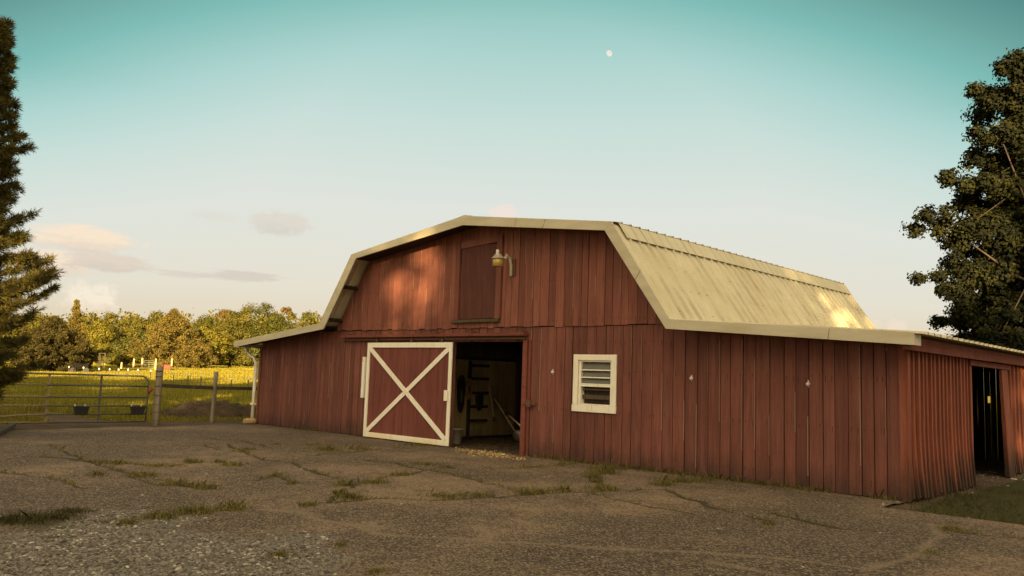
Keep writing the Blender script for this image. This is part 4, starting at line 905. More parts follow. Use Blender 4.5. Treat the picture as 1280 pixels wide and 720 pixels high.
p = np.array([GP2[0], GP2[1], 1.45]); mb = MB(); mb.box(p[0] - .02, p[0] + .10, p[1] - .12, p[1] - .05, 1.28, 1.66); mb.build('fence_box', plain('pale_green_plastic', (.24, .30, .22), .5), fence)

# gate
GA = np.array([-18.20, -3.16, 0.0]); GB = np.array([-18.60, -6.80, 0.0]); gd = (GB - GA) / np.linalg.norm(GB - GA); GL = np.linalg.norm(GB - GA)
gate = thing('metal_gate', tuple((GA + GB) / 2), 'six rail dark tube gate with worn rails and wire mesh closing the pasture lane', 'gate')
zr = [1.30, 1.03, .735, .515, .30, .10]
def gp_(s, z, off=0.0): return GA + gd * s + np.array([0, 0, z]) + np.array([gd[1], -gd[0], 0]) * off
R_ = .20; arc = [gp_(0.02, .10)] + [gp_(.02, z) for z in (.5, 1.0, 1.30 - R_)] + [gp_(.02 + R_ * (1 - math.cos(t)), 1.30 - R_ + R_ * math.sin(t)) for t in (.4, .8, 1.2, 1.57)]
arc2 = [gp_(GL - .02 - R_ * (1 - math.cos(t)), 1.30 - R_ + R_ * math.sin(t)) for t in (1.57, 1.2, .8, .4)] + [gp_(GL - .02, z) for z in (1.1, .8, .5, .10)]
mb = MB(); mb.tube(arc + [gp_(1.9, 1.30)], .024, 8); mb.build('gate_frame', GATEM, gate, smooth=True)
mb = MB(); mb.tube([gp_(1.9, 1.30)] + arc2, .024, 8); mb.build('gate_frame', GATEP, gate, smooth=True)
for i, z in enumerate(zr[1:]):
    mb = MB(); mb.tube([gp_(.02, z), gp_(2.4, z - .004)], .021, 8); mb.build('rail', GATEM, gate, smooth=True)
    bow = -.05 if i == 3 else 0.0
    mb = MB(); mb.tube([gp_(2.4, z - .004), gp_(3.0, z + bow * .4), gp_(3.3, z + bow), gp_(GL - .02, z + bow * .6)], .021, 8); mb.build('rail', GATEP, gate, smooth=True)
for s, mt in ((1.19, GATEM), (2.40, GATEP)):
    mb = MB(); mb.bar(gp_(s, .09, .024), gp_(s, 1.31, .024), .012, .05, up=tuple(gd)); mb.build('brace', mt, gate)
mb = MB(); wire_mesh(mb, gp_(.03, 0), gp_(GL - .03, 0), .10, 1.30, .10, .12, off=-.024); mb.build('wire_mesh', WIRED, gate)
mb = MB(); wire_mesh(mb, gp_(2.42, 0), gp_(GL, 0), .08, .74, .055, .10, r=.003, off=.03); mb.build('wire_mesh', WIRED, gate)
lp = thing('gate_timber_post', tuple(GPL), 'dark short post the left end of the tube gate hangs on', 'post'); mb = MB(); post(mb, GPL, 1.0, .09, .085); mb.build('stake', RAILW, lp, smooth=True)
for z in (.25, .85): mb = MB(); mb.tube([(GPL[0], GPL[1], z), (GPL[0] + .02, GPL[1] + .14, z)], .015, 8); mb.build('hinge', RUSTM, lp)
mb = MB()
for i in range(9):
    t = i * .7; mb.tube([gp_(.02 - .10 + .03 * math.cos(t), .86 + .02 * i, .06 * math.sin(t)), gp_(.02 + .03 * math.cos(t + .7), .78 + .02 * i, .08 * math.sin(t + .7))], .012, 5)
single('red_rope', mb, ROPER, 'faded red rope tying the tube gate to the big round post', 'rope')
for px, lab in ((100, 'black rubber feed tub hooked inside the gate, left of its middle brace'), (169.5, 'black rubber feed tub hooked inside the gate, near the round latch post')):
    s = None; best = None
    for s_ in np.linspace(0, GL, 200):
        xx, yy = project(gp_(s_, .5)); 
        if best is None or abs(xx - px) < best: best = abs(xx - px); s = s_
    c = gp_(s, .44, -.16)
    tub = thing('feed_tub', tuple(gp_(s, .2, -.16)), lab, 'feed tub', 'feed tubs on the gate')
    mb = MB(); A1, A2 = gd * .165, np.array([gd[1], -gd[0], 0]) * .11
    ring = lambda z, f, g=1.0: [gp_(s, z, -.17) + A1 * f * a_ + A2 * f * b_ for a_, b_ in ((-1, -.7), (-.8, -1), (.8, -1), (1, -.7), (1, .7), (.8, 1), (-.8, 1), (-1, .7))]
    rs = [ring(.29, .80), ring(.47, 1.0), ring(.48, 1.08), ring(.505, 1.08), ring(.50, .94), ring(.32, .74)]; b0 = len(mb.v)
    for R2 in rs: mb.v += [tuple(v) for v in R2]
    for i in range(len(rs) - 1):
        for j in range(8): mb.face((i * 8 + j, i * 8 + (j + 1) % 8, (i + 1) * 8 + (j + 1) % 8, (i + 1) * 8 + j))
    mb.face(list(range(8))[::-1]); mb.face([40 + j for j in range(8)]); mb.build('tub', RUBBER, tub)
    for t in (-.12, .12):
        mb = MB(); p1 = gp_(s, .495, -.045) + gd * t; mb.bar(p1, gp_(s, .545, -.02) + gd * t, .03, .008); mb.bar(gp_(s, .545, -.02) + gd * t, gp_(s, .545, .03) + gd * t, .03, .008); mb.build('hook', STEEL, tub)
mb = MB(); a = on_z(-8, 545, .05); b = on_z(17, 531, .08); mb.bar(a, b, .11, .09); single('old_timber', mb, RAILW, 'dark broken timber lying on the dirt below the left end of the gate', 'timber', bevel=.01)
# trodden hay heap behind the fence
def heap(c, sx, sy, h, seed):
    n = 44; r = np.random.default_rng(seed); X, Y = np.meshgrid(np.linspace(-1, 1, n), np.linspace(-1, 1, n), indexing='ij'); P = np.stack([X.ravel() * sx, Y.ravel() * sy], -1)
    z = h * np.clip(1 - (X.ravel() ** 2 + Y.ravel() ** 2), 0, 1) ** .8 * (.55 + .9 * vnoise(P + 40, 1.1, seed)) + .10 * 2.2 * vnoise(P + 9, 5, seed + 1) * np.clip(1.1 - (X.ravel() ** 2 + Y.ravel() ** 2), 0, 1) - .06
    V = np.c_[P[:, 0] + c[0], P[:, 1] + c[1], z]; ix = np.arange(n * n).reshape(n, n); Q = np.stack([ix[:-1, :-1], ix[1:, :-1], ix[1:, 1:], ix[:-1, 1:]], -1).reshape(-1, 4); return V, Q
def heap_mat():
    N = NT('old_hay'); P = N.pos(); n = N.noise(P, 3, 6, .7); f = N.noise(N.mapping((9, 30, 30)), 1, 5, .7); c = N.mix(n, (.05, .034, .021), (.115, .08, .046)); c = N.mix(N.ramp(f, [(.5, 0), (.75, .6)]), c, (.15, .10, .055)); N.bump(N.math('ADD', n, f), .9, .06); return N.fin(c, .95, .1)
hc = on_z(262, 522); hV, hQ = heap((hc[0] - .4, hc[1] + .5), 1.2, 2.8, .32, 4)
hp = grid_mesh('hay_heap', hV, hQ, heap_mat(), {}); tag(hp, 'trampled brown heap of old hay behind the wire fence', 'hay')
ii = rng.choice(len(hV), 2600); sp_ = hV[ii] + rng.normal(0, .04, (2600, 3)); ok = sp_[:, 2] > 0.0; sp_ = sp_[ok]; n = len(sp_); dv = rng.normal(0, .06, (n, 3)) * np.array([1, 1, .5]); sv_ = np.cross(dv, rng.normal(0, 1, (n, 3))); sv_ /= np.linalg.norm(sv_, axis=1)[:, None]; sv_ *= .006
so = quads('loose_straw', np.stack([sp_ - dv - sv_, sp_ + dv - sv_, sp_ + dv + sv_, sp_ - dv + sv_], 1), HAY); so.parent = hp; so['kind'] = 'stuff'

# ================================================================== out in the pasture
ef = [(37.5, 455, 470), (52, 456, 471), (68, 457, 472), (85, 459, 473), (103, 460, 475), (122.7, 461.5, 476), (135.8, 462, 477), (147, 462.5, 478), (158.8, 462.6, 479), (171, 463, 480), (187, 464, 482), (216, 467.5, 486), (234, 469, 489), (250, 470, 491), (288, 473.7, 495), (309, 474, 498)]
p0_ = on_z(ef[10][0], ef[10][2]); pf = thing('electric_fence', (p0_[0], p0_[1], 0), 'thin wire pasture fence on dark stakes with white caps', 'fence')
tops = []
for px, yt, yb in ef:
    q = on_z(px, yb); dd = np.hypot(*(q - CAM)[:2]); g = float(terrain(q[0], q[1])); zt = top_z(px, yt, dd)
    mb = MB(); mb.bar((q[0], q[1], g - .2), (q[0], q[1], zt), .045, .045, up=(1, 0, 0)); st = mb.build('stake', TPOST, pf)
    mb = MB(); mb.tube([(q[0], q[1], zt - .03), (q[0], q[1], zt + .08), (q[0], q[1], zt + .11)], [.055, .06, .03], 8); mb.build('cap', PLASTW, st); tops.append(np.array([q[0], q[1], zt - .05]))
mb = MB()
for dz in (0, -.45): mb.tube([t + np.array([0.05, 0, dz]) for t in tops], .006, 4)
mb.build('wire', WIRE, pf)
def dpos(px, dist): p = away(px, dist); p[2] = terrain(p[0], p[1]); return p
# wooden frame
p = dpos(127, 118); u = dpos(137, 118) - p; u[2] = 0; u /= np.linalg.norm(u); hh_ = top_z(127, 442, 118)
fr0 = thing('timber_frame', tuple(p), 'pale goalpost shaped timber frame standing alone in the pasture', 'frame'); wdt = 5.5 * 118 / F
for sgn in (-1, 1): mb = MB(); mb.bar(p + u * sgn * wdt / 2 - np.array([0, 0, .2]), p + u * sgn * wdt / 2 + np.array([0, 0, hh_ - p[2]]), .16, .16, up=(1, 0, 0)); mb.build('upright', PALEW, fr0)
mb = MB(); mb.bar(p - u * (wdt / 2 + .08) + np.array([0, 0, hh_ - p[2] + .05]), p + u * (wdt / 2 + .08) + np.array([0, 0, hh_ - p[2] + .05]), .12, .10); mb.build('crossbar', PALEW, fr0)
mb = MB(); mb.bar(p - u * (wdt / 2 + 1.3) + np.array([0, 0, 1.0]), p + u * (wdt / 2) + np.array([0, 0, 1.0]), .08, .10); mb.build('side_rail', PALEW, fr0)
# far gate between two posts
D2 = 120; pa, pb = dpos(177.5, D2), dpos(194.5, D2); u = (pb - pa) / np.linalg.norm(pb - pa); L = np.linalg.norm(pb - pa)
fg = thing('pasture_gate', tuple((pa + pb) / 2), 'distant steel gate hung between two pale posts under the large cedar', 'gate')
for q in (pa, pb): mb = MB(); mb.tube([q - np.array([0, 0, .2]), q + np.array([0, 0, 1.62])], .11, 8); mb.build('post', PALEW, fg)
mb = MB()
for z in (.35, .6, .85, 1.1, 1.32): mb.tube([pa + u * .2 + np.array([0, 0, z]), pb - u * .2 + np.array([0, 0, z])], .028, 6)
for t in (.2, L / 2, L - .2): mb.tube([pa + u * t + np.array([0, 0, .33]), pa + u * t + np.array([0, 0, 1.34])], .028, 6)
mb.build('gate_panel', plain('green_steel', (.16, .17, .10), .5), fg)
for px, hgt, mt, lab, nm in ((167, 1.45, PALEW, 'pale wooden post left of the distant steel gate', 'wooden_post'), (214.5, 1.62, PALEW, 'tall pale post standing right of the red box feeder', 'wooden_post'), (152, .9, PALEW, 'short pale post midway between the timber frame and distant gate', 'wooden_post')):
    q = dpos(px, D2 + (0 if px < 200 else 4)); root = thing(nm, tuple(q), lab, 'post'); mb = MB(); mb.tube([q - np.array([0, 0, .2]), q + np.array([0, 0, hgt])], [.11, .10], 8); mb.build('shaft', mt, root); mb = MB(); mb.lathe(tuple(q + np.array([0, 0, hgt])), [(.10, 0), (.07, .05), (.01, .06)], 8); mb.build('tip', mt, root)
q = dpos(207.5, D2 + 3); mb = MB(); mb.box(q[0] - .45, q[0] + .45, q[1] - .45, q[1] + .45, q[2] + .02, q[2] + .78); mb.box(q[0] - .5, q[0] + .5, q[1] - .5, q[1] + .5, q[2] + .783, q[2] + .85); single('salt_feeder', mb, BRICKR, 'small rusty red box feeder below the large cedar', 'feeder', bevel=.03)
q = dpos(100, 96); u = dpos(105, 96) - q; u /= np.linalg.norm(u); tr = thing('hay_wagon', tuple(q), 'low dark wagon parked in the shade of the round dark cedar', 'wagon')
mb = MB(); mb.bar(q - u * .8 + np.array([0, 0, .8]), q + u * .8 + np.array([0, 0, .8]), 1.2, .5); mb.build('wagon_box', DARKM, tr, bevel=.02)
for t in (-.6, .6): mb = MB(); c_ = q + u * t + np.array([0, 0, .28]); v_ = np.array([-u[1], u[0], 0]); mb.tube([c_ - v_ * .7, c_ - v_ * .55], .28, 14); mb.tube([c_ + v_ * .55, c_ + v_ * .7], .28, 14); mb.tube([c_ - v_ * .55, c_ + v_ * .55], .04, 8); mb.build('wheel_pair', RUBBER, tr)
# ================================================================== trees
def leaf_quads(C, size, out=None, upb=0.3, aspect=0.62, outb=0.6):
    """diamond leaves: random tilt, leaning outwards"""
    n = len(C); nr = rng.normal(0, 1, (n, 3))
    if out is not None: nr = nr * (1 - outb) + out * outb * 1.4
    nr[:, 2] += upb; nr /= np.linalg.norm(nr, axis=1)[:, None]
    t = np.cross(nr, rng.normal(0, 1, (n, 3))); t /= np.linalg.norm(t, axis=1)[:, None]; b = np.cross(nr, t)
    s = (size * rng.uniform(.6, 1.25, n))[:, None]
    return np.stack([C - t * s * .5, C + b * s * .5 * aspect + nr * s * .06, C + t * s * .5, C - b * s * .5 * aspect + nr * s * .06], 1)
def lobe_clumps(cs, rs, per, rad, squash=.85):
    """clump centres on the outside of every lobe, with leaf points round them"""
    pts, outs, cr = [], [], []
    for c, r in zip(cs, rs):
        n = max(4, int(per * (r / np.mean(rs)) ** 1.6)); d = rng.normal(0, 1, (n, 3)); d /= np.linalg.norm(d, axis=1)[:, None]; d[:, 2] = np.where(d[:, 2] < -.55, -d[:, 2], d[:, 2])
        p = c + d * (r * rng.uniform(.45, 1.06, (n, 1))) * np.array([1, 1, squash]); pts.append(p); outs.append(d); cr.append(np.full(n, rad) * rng.uniform(.6, 1.3, n))
    return np.concatenate(pts), np.concatenate(outs), np.concatenate(cr)
def fill(cc, oo, cr, per):
    n = len(cc); d = np.clip(rng.normal(0, .5, (n, per, 3)), -.95, .95); P = cc[:, None] + d * cr[:, None, None] * np.array([1, 1, .75]); O = np.repeat(oo[:, None], per, 1) + d * .8
    tone = np.clip(rng.random((n, 1)) * .75 + rng.random((n, per)) * .25, 0, 1)
    O = O.reshape(-1, 3); O /= np.linalg.norm(O, axis=1)[:, None]; return P.reshape(-1, 3), O, tone.ravel()
def trunk_part(root, base, top, r0, limbs, mat=None, thin=1.0):
    mb = MB(); b = np.array(base); t = np.array(top); k = 7
    pts = [b + (t - b) * i / (k - 1) + (rng.normal(0, r0 * .35, 3) * np.array([1, 1, 0]) if 0 < i < k - 1 else 0) for i in range(k)]; pts[0] = pts[0] - np.array([0, 0, .3])
    mb.tube(pts, [r0 * (1.35 if i == 0 else 1 - .75 * i / (k - 1)) for i in range(k)], 9)
    for q in limbs:
        f = rng.uniform(.3, .85); s = b + (t - b) * f; q = np.array(q); mid = (s + q) / 2 + np.array([0, 0, -.06 * np.linalg.norm(q - s)]); rr = r0 * (1 - .75 * f) * .55 * thin; mb.tube([s, mid, q], [rr, rr * .65, rr * .25], 6)
    mb.build('trunk', mat or BARK, root, smooth=True)
def broad(name, px, dist, ytop, wpx, mat, label, cb=.06, nl=26, leaf=.36, per=34, lp=26, cat='tree', group='trees behind the pasture', crad=.62, ybase=None):
    p = dpos(px, dist); H = top_z(px, ytop, dist) - p[2]; R = wpx / 2 * dist / F * 1.08
    root = thing(name, tuple(p), label, cat, group); cs, rs = [], []; i = 0
    while len(cs) < nl:
        d = rng.normal(0, 1, 3); d /= np.linalg.norm(d); q = rng.random() ** .4
        fz = .5 + .5 * d[2] * q; q = rng.uniform(.55, 1.0) ** .6; c = np.array([p[0] + d[0] * R * .80 * q, p[1] + d[1] * R * .80 * q, p[2] + H * (cb + (1 - cb) * (.12 + .72 * fz))]); cs.append(c); rs.append(R * rng.uniform(.19, .36))
    m = max(range(nl), key=lambda i: cs[i][2] + rs[i]); cs[m][2] = p[2] + H - rs[m] * .85
    cs = [np.array([c[0], c[1], min(c[2], p[2] + H - r * .85)]) for c, r in zip(cs, rs)]
    cc, oo, cr = lobe_clumps(cs, rs, per, crad * R / 4.2); P, O, tn = fill(cc, oo, cr, lp)
    quads('crown', leaf_quads(P, np.full(len(P), leaf), O), mat, root, tn)
    trunk_part(root, p, p + np.array([0, 0, H * .75]), max(.1, R * .055), cs[:8]); return root
def cedar(name, px, dist, ytop, wpx, mat, label, cb=.08, p_=1.5, n=2600, lp=13, leaf=.34, cat='tree', group='trees behind the pasture', spire=0.0, lean=0):
    p = dpos(px, dist); H = top_z(px, ytop, dist) - p[2]; R = wpx / 2 * dist / F * .80
    root = thing(name, tuple(p), label, cat, group)
    m = max(40, n // 34); t = rng.random(m) ** 1.2; t[:4] = (.86, .92, .965, .99); a = rng.uniform(0, 6.283, m)
    pr_ = np.maximum((1 - t ** p_) * (.6 + .4 * np.minimum(1, t / .2)), .0); lr = R * np.clip(.20 * (1 - .55 * t - spire * t), .045, 1) * rng.uniform(.7, 1.35, m); rr = np.maximum(R * 1.18 * pr_ * rng.uniform(.72, 1.12, m) - lr * .6, 0)
    zc = p[2] + H * (cb + (1 - cb) * t) - lr * .9; C0 = np.stack([p[0] + np.cos(a) * rr, p[1] + np.sin(a) * rr, zc], -1)
    core = np.linspace(.08, .9, 14); C1 = np.stack([np.full(14, p[0]), np.full(14, p[1]), p[2] + H * (cb + (1 - cb) * core)], -1); l1 = R * .55 * (1 - core ** p_) + .1
    cc, oo, cr = lobe_clumps(list(C0) + list(C1), np.r_[lr, l1], 13, R * .060 + .05, .9)
    P, OO, tone = fill(cc, oo, cr, lp * 2)
    quads('crown', leaf_quads(P, np.full(len(P), leaf), OO, .4, .40, .15), mat, root, tone)
    trunk_part(root, p, p + np.array([0, 0, H * .9]), max(.12, R * .06), []); return root

T = 'oak_tree'
broad(T, 121, 175, 401, 50, LEAF_YEL, 'low rounded golden tree at the left of the treeline, beside the pointed conifer')
broad(T, 147, 190, 392, 50, LEAF_DEC, 'tall olive tree between the low golden tree and the fluffy topped tree')
broad(T, 182, 198, 388, 52, LEAF_DEC, 'tall fluffy topped olive tree just left of the large cedar')
broad('young_tree', 165, 158, 414, 44, LEAF_GRN, 'shorter green tree in front of the two tall olive trees', cb=.05)
broad('young_tree', 113, 124, 423, 34, LEAF_YEL, 'small golden tree with a bare trunk beside the timber frame', cb=.36, per=26, leaf=.28)
cedar('cedar_tree', 213, 136, 386, 106, LEAF_CED, 'largest cedar, a broad brown green cone standing in front of the treeline', cb=.02, p_=2.0, n=5200, leaf=.28)
broad('young_tree', 259, 146, 407, 58, LEAF_YEL, 'bright yellow green tree just right of the large cedar', cb=.03)
broad(T, 241, 200, 394, 56, LEAF_GRN, 'dark green tree showing over the right shoulder of the large cedar')
broad(T, 268, 208, 386, 50, LEAF_BRN, 'russet topped tree behind the bright yellow green tree')
broad(T, 302, 192, 380, 62, LEAF_DEC, 'big green gold tree rising highest above the left barn wing')
broad(T, 334, 186, 380, 62, LEAF_GRN, 'dense round green tree above the middle of the left wing roof')
broad(T, 350, 205, 384, 40, LEAF_BRN, 'russet tree peeking out right of the dense round green tree')
broad(T, 367, 200, 391, 34, LEAF_DEC, 'smaller olive tree above the upper part of the left wing roof', nl=9)
broad(T, 389, 206, 391, 36, LEAF_GRN, 'last green tree of the treeline, touching the steep barn roof', nl=9)
broad('bush', 286, 150, 428, 62, LEAF_DEC, 'wide olive bush at the foot of the tall trees left of the downspout', cb=0, nl=9, cat='bush', group='bushes along the treeline', per=40)
broad('bush', 320, 150, 424, 54, LEAF_GRN, 'deep green bush partly hidden by the left barn wing', cb=0, nl=8, cat='bush', group='bushes along the treeline', per=40)
broad('bush', 139, 140, 443, 40, LEAF_GRN, 'low dark bush right behind the timber frame', cb=0, nl=7, cat='bush', group='bushes along the treeline', leaf=.28)
broad('bush', 158, 134, 443, 30, LEAF_YEL, 'low golden scrub left of the distant steel gate', cb=0, nl=6, cat='bush', group='bushes along the treeline', leaf=.26)
cedar('pointed_conifer', 89, 112, 374, 64, LEAF_CED, 'pointed conifer with a thin spire behind the round dark cedar', cb=.03, p_=.8, n=2600, leaf=.24, spire=.35)
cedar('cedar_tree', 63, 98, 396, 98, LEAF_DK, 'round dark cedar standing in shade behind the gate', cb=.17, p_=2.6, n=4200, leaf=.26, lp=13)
broad(T, 30, 110, 396, 70, LEAF_DEC, 'golden lit tree half hidden behind the big left conifer', cb=.05, leaf=.3)

pts = []
for px in np.arange(-40, 440, 3.0):
    d_ = rng.uniform(225, 250); q = dpos(px, d_); h_ = top_z(px, 404 + 8 * math.sin(px * .11) + 5 * math.sin(px * .31) + rng.uniform(-3, 3), d_) - q[2]
    n = 90; pts.append(q + np.c_[rng.normal(0, 1.6, (n, 2)), h_ * rng.random(n)])
C = np.concatenate(pts); C = (C[:, None] + rng.normal(0, .7, (len(C), 6, 3))).reshape(-1, 3)
tag(quads('distant_wood', leaf_quads(C, np.full(len(C), .8), None, .2, .8), LEAF_DEC), 'far olive wood closing the gaps between the pasture trees', 'wood', kind='stuff')

# the big conifer at the left edge: whorled branches of fine sprays
def near_conifer():
    dist = 20.5; p = away(-42, dist); p[2] = -0.03; H = 8.95
    root = thing('tall_conifer', tuple(p), 'tall feathery conifer at the left edge, standing in front of the gate end', 'tree')
    B, tone = [], []; mb = MB()
    mb.tube([p - np.array([0, 0, .3]), p + np.array([.03, 0, 3]), p + np.array([0, .03, 6]), p + np.array([0, 0, H])], [.22, .16, .08, .015], 10)
    rz = lambda z: float(np.interp(z, [0, .3, .8, 1.6, 2.4, 2.9, 3.25, 4.1, 4.8, 5.85, 6.7, 7.6, 8.3, 8.9], [.3, .45, .8, 1.25, 1.3, 1.6, 1.45, .85, .62, .62, .45, .24, .15, .05]))
    nb_ = 230
    for i in range(nb_):
        z = .35 + (H - .5) * ((i + rng.random()) / nb_) ** 1.05; a = i * 2.39996 + rng.normal(0, .2); L = rz(z) * rng.choice([.5, .8, 1.0, 1.12, 1.3], p=[.25, .30, .33, .12, .0]); up = rng.uniform(.15, .42) if z > 2 else rng.uniform(-.05, .25)
        dx, dy = math.cos(a), math.sin(a); f = np.linspace(0, 1, 6)
        path = np.stack([p[0] + dx * L * f, p[1] + dy * L * f, z + L * (up * f ** 1.6 - .10 * f * (1 - f) * 3)], -1)
        mb.tube(path, [.035 * (1 - .85 * q) * (1.2 - z / 14) + .004 for q in f], 5)
        nt = int(26 * L) + 6; tt = .18 + .82 * rng.random(nt) ** .75
        for t in tt:
            c = np.array([np.interp(t, f, path[:, q]) for q in range(3)]); side = rng.choice([-1, 1]); sp = np.array([-dy, dx, 0]) * side
            d = np.array([dx, dy, up * .8]) * rng.uniform(.4, .9) + sp * rng.uniform(.2, .8) + np.array([0, 0, rng.normal(.16, .22)]); d /= np.linalg.norm(d); tl = rng.uniform(.15, .36) * (1 - .35 * t) * (.5 + .5 * min(1, L / .8))
            n = 32; s = rng.random(n) ** .8; base = c + d * (s * tl)[:, None]; nd = d * .75 + rng.normal(0, .48, (n, 3)); nd /= np.linalg.norm(nd, axis=1)[:, None]
            ln_ = rng.uniform(.08, .19, n)[:, None]; w_ = np.cross(nd, rng.normal(0, 1, (n, 3))); w_ /= np.linalg.norm(w_, axis=1)[:, None]; w_ *= .0075
            B.append(np.stack([base, base + nd * ln_ * .5 + w_, base + nd * ln_, base + nd * ln_ * .5 - w_], 1)); tone.append(np.clip(rng.random() * .6 + .4 * rng.random(n), 0, 1))
    mb.build('trunk', BARK, root, smooth=True); quads('crown', np.concatenate(B), LEAF_NEAR, root, np.concatenate(tone)); return p
CONP = near_conifer()

# the dark maple behind the shed
def near_maple():
    dist = 36.0; base = away(1345, dist); base[2] = -.05
    root = thing('maple_tree', tuple(base), 'large dark leafy maple rising behind the shed at the right edge', 'tree')
    BR_ = [(1290, 130, 1266, 80, 20, 8), (1285, 150, 1228, 112, 18, 9), (1290, 180, 1228, 165, 20, 8), (1285, 230, 1192, 222, 24, 10), (1280, 250, 1205, 255, 20, 10), (1260, 290, 1148, 285, 26, 8), (1262, 300, 1162, 268, 20, 8), (1260, 330, 1152, 348, 24, 7), (1250, 345, 1185, 362, 18, 10),
           (1262, 385, 1175, 402, 22, 7), (1255, 410, 1195, 425, 20, 8), (1275, 440, 1215, 438, 26, 12), (1292, 270, 1225, 275, 24, 13), (1285, 320, 1212, 312, 22, 12), (1300, 100, 1285, 70, 18, 8), (1290, 205, 1240, 200, 18, 9), (1270, 370, 1215, 380, 20, 11)]
    L = [(1318, 150, 0, 34), (1305, 205, 0, 36), (1308, 262, 1, 44), (1295, 312, 0, 38), (1300, 362, 1, 44), (1282, 415, 0, 40), (1334, 88, 0, 34), (1340, 100, 1, 44), (1355, 200, 1, 60), (1375, 300, 1, 64), (1345, 400, 1, 60), (1318, 440, 1, 40)]
    for x0, y0, x1, y1, ra, rb in BR_:
        n = 5; dd = rng.uniform(-1.2, 1.0)
        for i_ in range(n):
            f = i_ / (n - 1); L.append((x0 + (x1 - x0) * f, y0 + (y1 - y0) * f + 8 * math.sin(f * 3.1) * rng.uniform(-1, 1), dd * (.3 + f), (ra + (rb - ra) * f) * rng.uniform(.8, 1.1)))
    L += [(1238, 140, .5, 17), (1226, 195, -.4, 15), (1216, 242, .4, 18), (1200, 302, -.5, 18), (1196, 332, .5, 16), (1206, 378, -.3, 17), (1214, 398, .6, 15), (1250, 118, .2, 16), (1252, 222, .3, 24), (1245, 345, .2, 26), (1240, 405, .2, 26)]
    cs, rs = [], []
    for px, py, dd, r in L:
        D_ = dist + dd * 1.4; q = away(px, D_); q[2] = top_z(px, py, D_); cs.append(q); rs.append(r * D_ / F * .92)
    pts, outs, cr = [], [], []
    for c, r in zip(cs, rs):
        n = int(9 + 62 * r ** 2); d = rng.normal(0, 1, (n, 3)); d /= np.linalg.norm(d, axis=1)[:, None]; pts.append(c + d * (r * rng.uniform(.25, 1.08, (n, 1)))); outs.append(d); cr.append(np.full(n, .26) * rng.uniform(.55, 1.3, n))
    cc, oo, cr = np.concatenate(pts), np.concatenate(outs), np.concatenate(cr); P, O, tn = fill(cc, oo, cr, 40)
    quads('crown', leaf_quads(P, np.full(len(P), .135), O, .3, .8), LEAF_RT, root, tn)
    trunk_part(root, base, base + np.array([0, 0, 14.5]), .38, cs[14:95:5], thin=.45); return cs
near_maple()

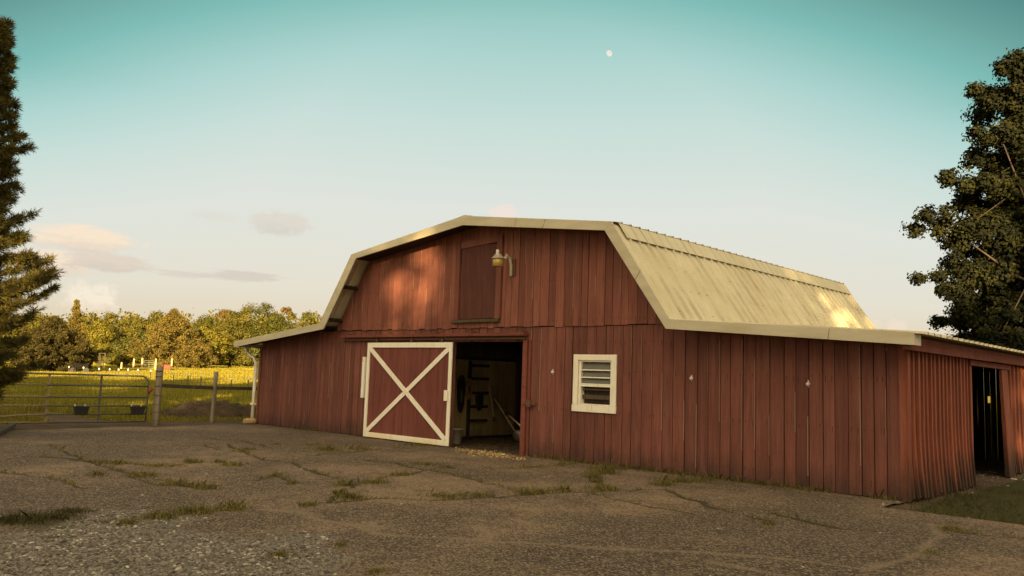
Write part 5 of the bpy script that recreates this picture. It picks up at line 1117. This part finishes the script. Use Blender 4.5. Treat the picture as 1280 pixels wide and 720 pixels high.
# ---- unseen wood behind the camera, shaped to shade the yard and leave sun patches
def woodland():
    hd = np.array([sh.x, sh.y]); pd = np.array([-sh.y, sh.x]); n = 19000
    u = np.r_[rng.uniform(-46, 46, n - 4000), rng.uniform(15, 46, 4000)]; t = rng.uniform(43, 52, n); h = np.where(u < -22, 20.2, np.where(u < -12.8, 20.8, np.where(u > 14, 25.0, 17.0))) + 1.2 * np.sin(u * .8) + .8 * np.sin(u * 2.1 + 1)
    z = rng.uniform(.3, 1, n) * h; P = np.stack([hd[0] * t + pd[0] * u, hd[1] * t + pd[1] * u, z], -1)
    keep = np.ones(n, bool)
    def hit(axis, val): s = (P[:, axis] - val) / SD[axis]; return P - SD * s[:, None]
    g = hit(1, -.03); e = ((g[:, 0] + 10.9) / 1.45) ** 2 + ((g[:, 2] - 3.9) / 1.25) ** 2; keep &= ~((e < 1.25) & (rng.random(n) < .96))
    nx, nz = 1.84, 1.275; s = ((P[:, 0] + 4.3) * nx + (P[:, 2] - 3.61) * nz) / (SD[0] * nx + SD[2] * nz); g = P - SD * s[:, None]
    keep &= ~((g[:, 1] > 6.2) & (g[:, 1] < 12.5) & (g[:, 2] > 2.4) & (g[:, 2] < 5.2) & (rng.random(n) < .74))
    g = hit(0, .03); keep &= ~((g[:, 1] > 6.1) & (g[:, 1] < 10.5) & (g[:, 2] > -.5) & (g[:, 2] < 2.6) & (rng.random(n) < .8))
    s = P[:, 2] / SD[2]; g = P - SD * s[:, None]; gx_, gy_ = project(g); ahead = ((g - CAM) @ RM)[:, 2] < -8
    keep &= ~(ahead & (gx_ > 108) & (gx_ < 182) & (gy_ < 503) & (gy_ > 455) & (rng.random(n) < .85))
    s = ((P[:, :2] - CONP[:2]) @ hd) / (SD[:2] @ hd); g = P - SD * s[:, None]; lat = (g[:, :2] - CONP[:2]) @ pd
    keep &= ~((np.abs(lat) < 1.9) & (g[:, 2] > 1.8) & (g[:, 2] < 5.0) & (rng.random(n) < .94))
    m1 = away(1188, 35); m1[2] = top_z(1188, 285, 35); m2 = away(1255, 35); m2[2] = top_z(1255, 120, 35)
    for m_, rr, pr in ((m1, 1.1, .95), (m2, .8, .4)):
        s = ((P[:, :2] - m_[:2]) @ hd) / (SD[:2] @ hd); g = P - SD * s[:, None]; keep &= ~((np.hypot((g[:, :2] - m_[:2]) @ pd, g[:, 2] - m_[2]) < rr) & (rng.random(n) < pr))
    P = P[keep]; n = len(P); per = 26; C = (P[:, None] + rng.normal(0, .42, (n, per, 3))).reshape(-1, 3)
    V1 = leaf_quads(C, np.full(len(C), .40), None, .0, .8)
    mb = MB()
    for uu in np.arange(-44, 44, 4.2):
        tt = rng.uniform(45, 50); b = np.array([hd[0] * tt + pd[0] * uu, hd[1] * tt + pd[1] * uu, -.3]); mb.tube([b, b + np.array([.2, .1, 7]), b + np.array([0, 0, 15])], [.34, .24, .08], 8)
    tr = [];
    for f in mb.f:
        if len(f) == 4: tr.append([mb.v[i] for i in f])
    V2 = np.array(tr); VV = np.concatenate([V1, V2])
    o = quads('woodland', VV, [LEAF_GRN, BARK], mi=np.r_[np.zeros(len(V1)), np.ones(len(V2))]); tag(o, 'tall leafy wood whose shade falls over the yard', 'wood', kind='stuff')
woodland()

# ---- moon: a gibbous lump, its lit side to the upper right
def moon():
    d = ray(761, 67); d /= np.linalg.norm(d); dist = 3000.0; c = CAM + d * dist; R = 4.0 * dist / np.linalg.norm(ray(761, 67))
    e1 = RM @ np.array([math.cos(.55), math.sin(.55), 0]); e2 = np.cross(d, e1); e2 /= np.linalg.norm(e2); e1 = np.cross(e2, d); mb = MB(); n1, n2 = 28, 13
    for i in range(n2 + 1):
        th = math.pi * i / n2
        for j in range(n1):
            ph = 2 * math.pi * j / n1; a = math.sin(th) * math.cos(ph); a = a if a > 0 else a * .62
            mb.v.append(tuple(c + R * (e1 * a + e2 * math.cos(th) + d * math.sin(th) * math.sin(ph))))
    for i in range(n2):
        for j in range(n1): mb.face((i * n1 + j, i * n1 + (j + 1) % n1, (i + 1) * n1 + (j + 1) % n1, (i + 1) * n1 + j))
    N = NT('moonlight'); em = N.n('ShaderNodeEmission'); n = N.noise(N.pos(), .12, 3, .5)
    N.l(N.mix(N.ramp(n, [(.4, 0.0), (.65, 1.0)]), sk(250, 244, 234), sk(236, 220, 208)), em.inputs[0]); N.l(em.outputs[0], N.out.inputs[0])
    o = mb.build('moon', N.mat, smooth=True); tag(o, 'small pale gibbous moon high in the teal sky above the barn', 'moon')
moon()

# ------------------------------------------------------------------ render settings
vs = S.view_settings; S.display_settings.display_device = 'sRGB'; vs.view_transform = 'Standard'; vs.look = 'None'; vs.exposure = EXPO; vs.gamma = 1.0; vs.use_curve_mapping = False
S.render.engine = 'CYCLES'; S.cycles.use_denoising = True; S.cycles.max_bounces = 6; S.cycles.diffuse_bounces = 3; S.cycles.transmission_bounces = 4; S.cycles.transparent_max_bounces = 6
S.cycles.sample_clamp_indirect = 6.0; S.cycles.use_adaptive_sampling = False
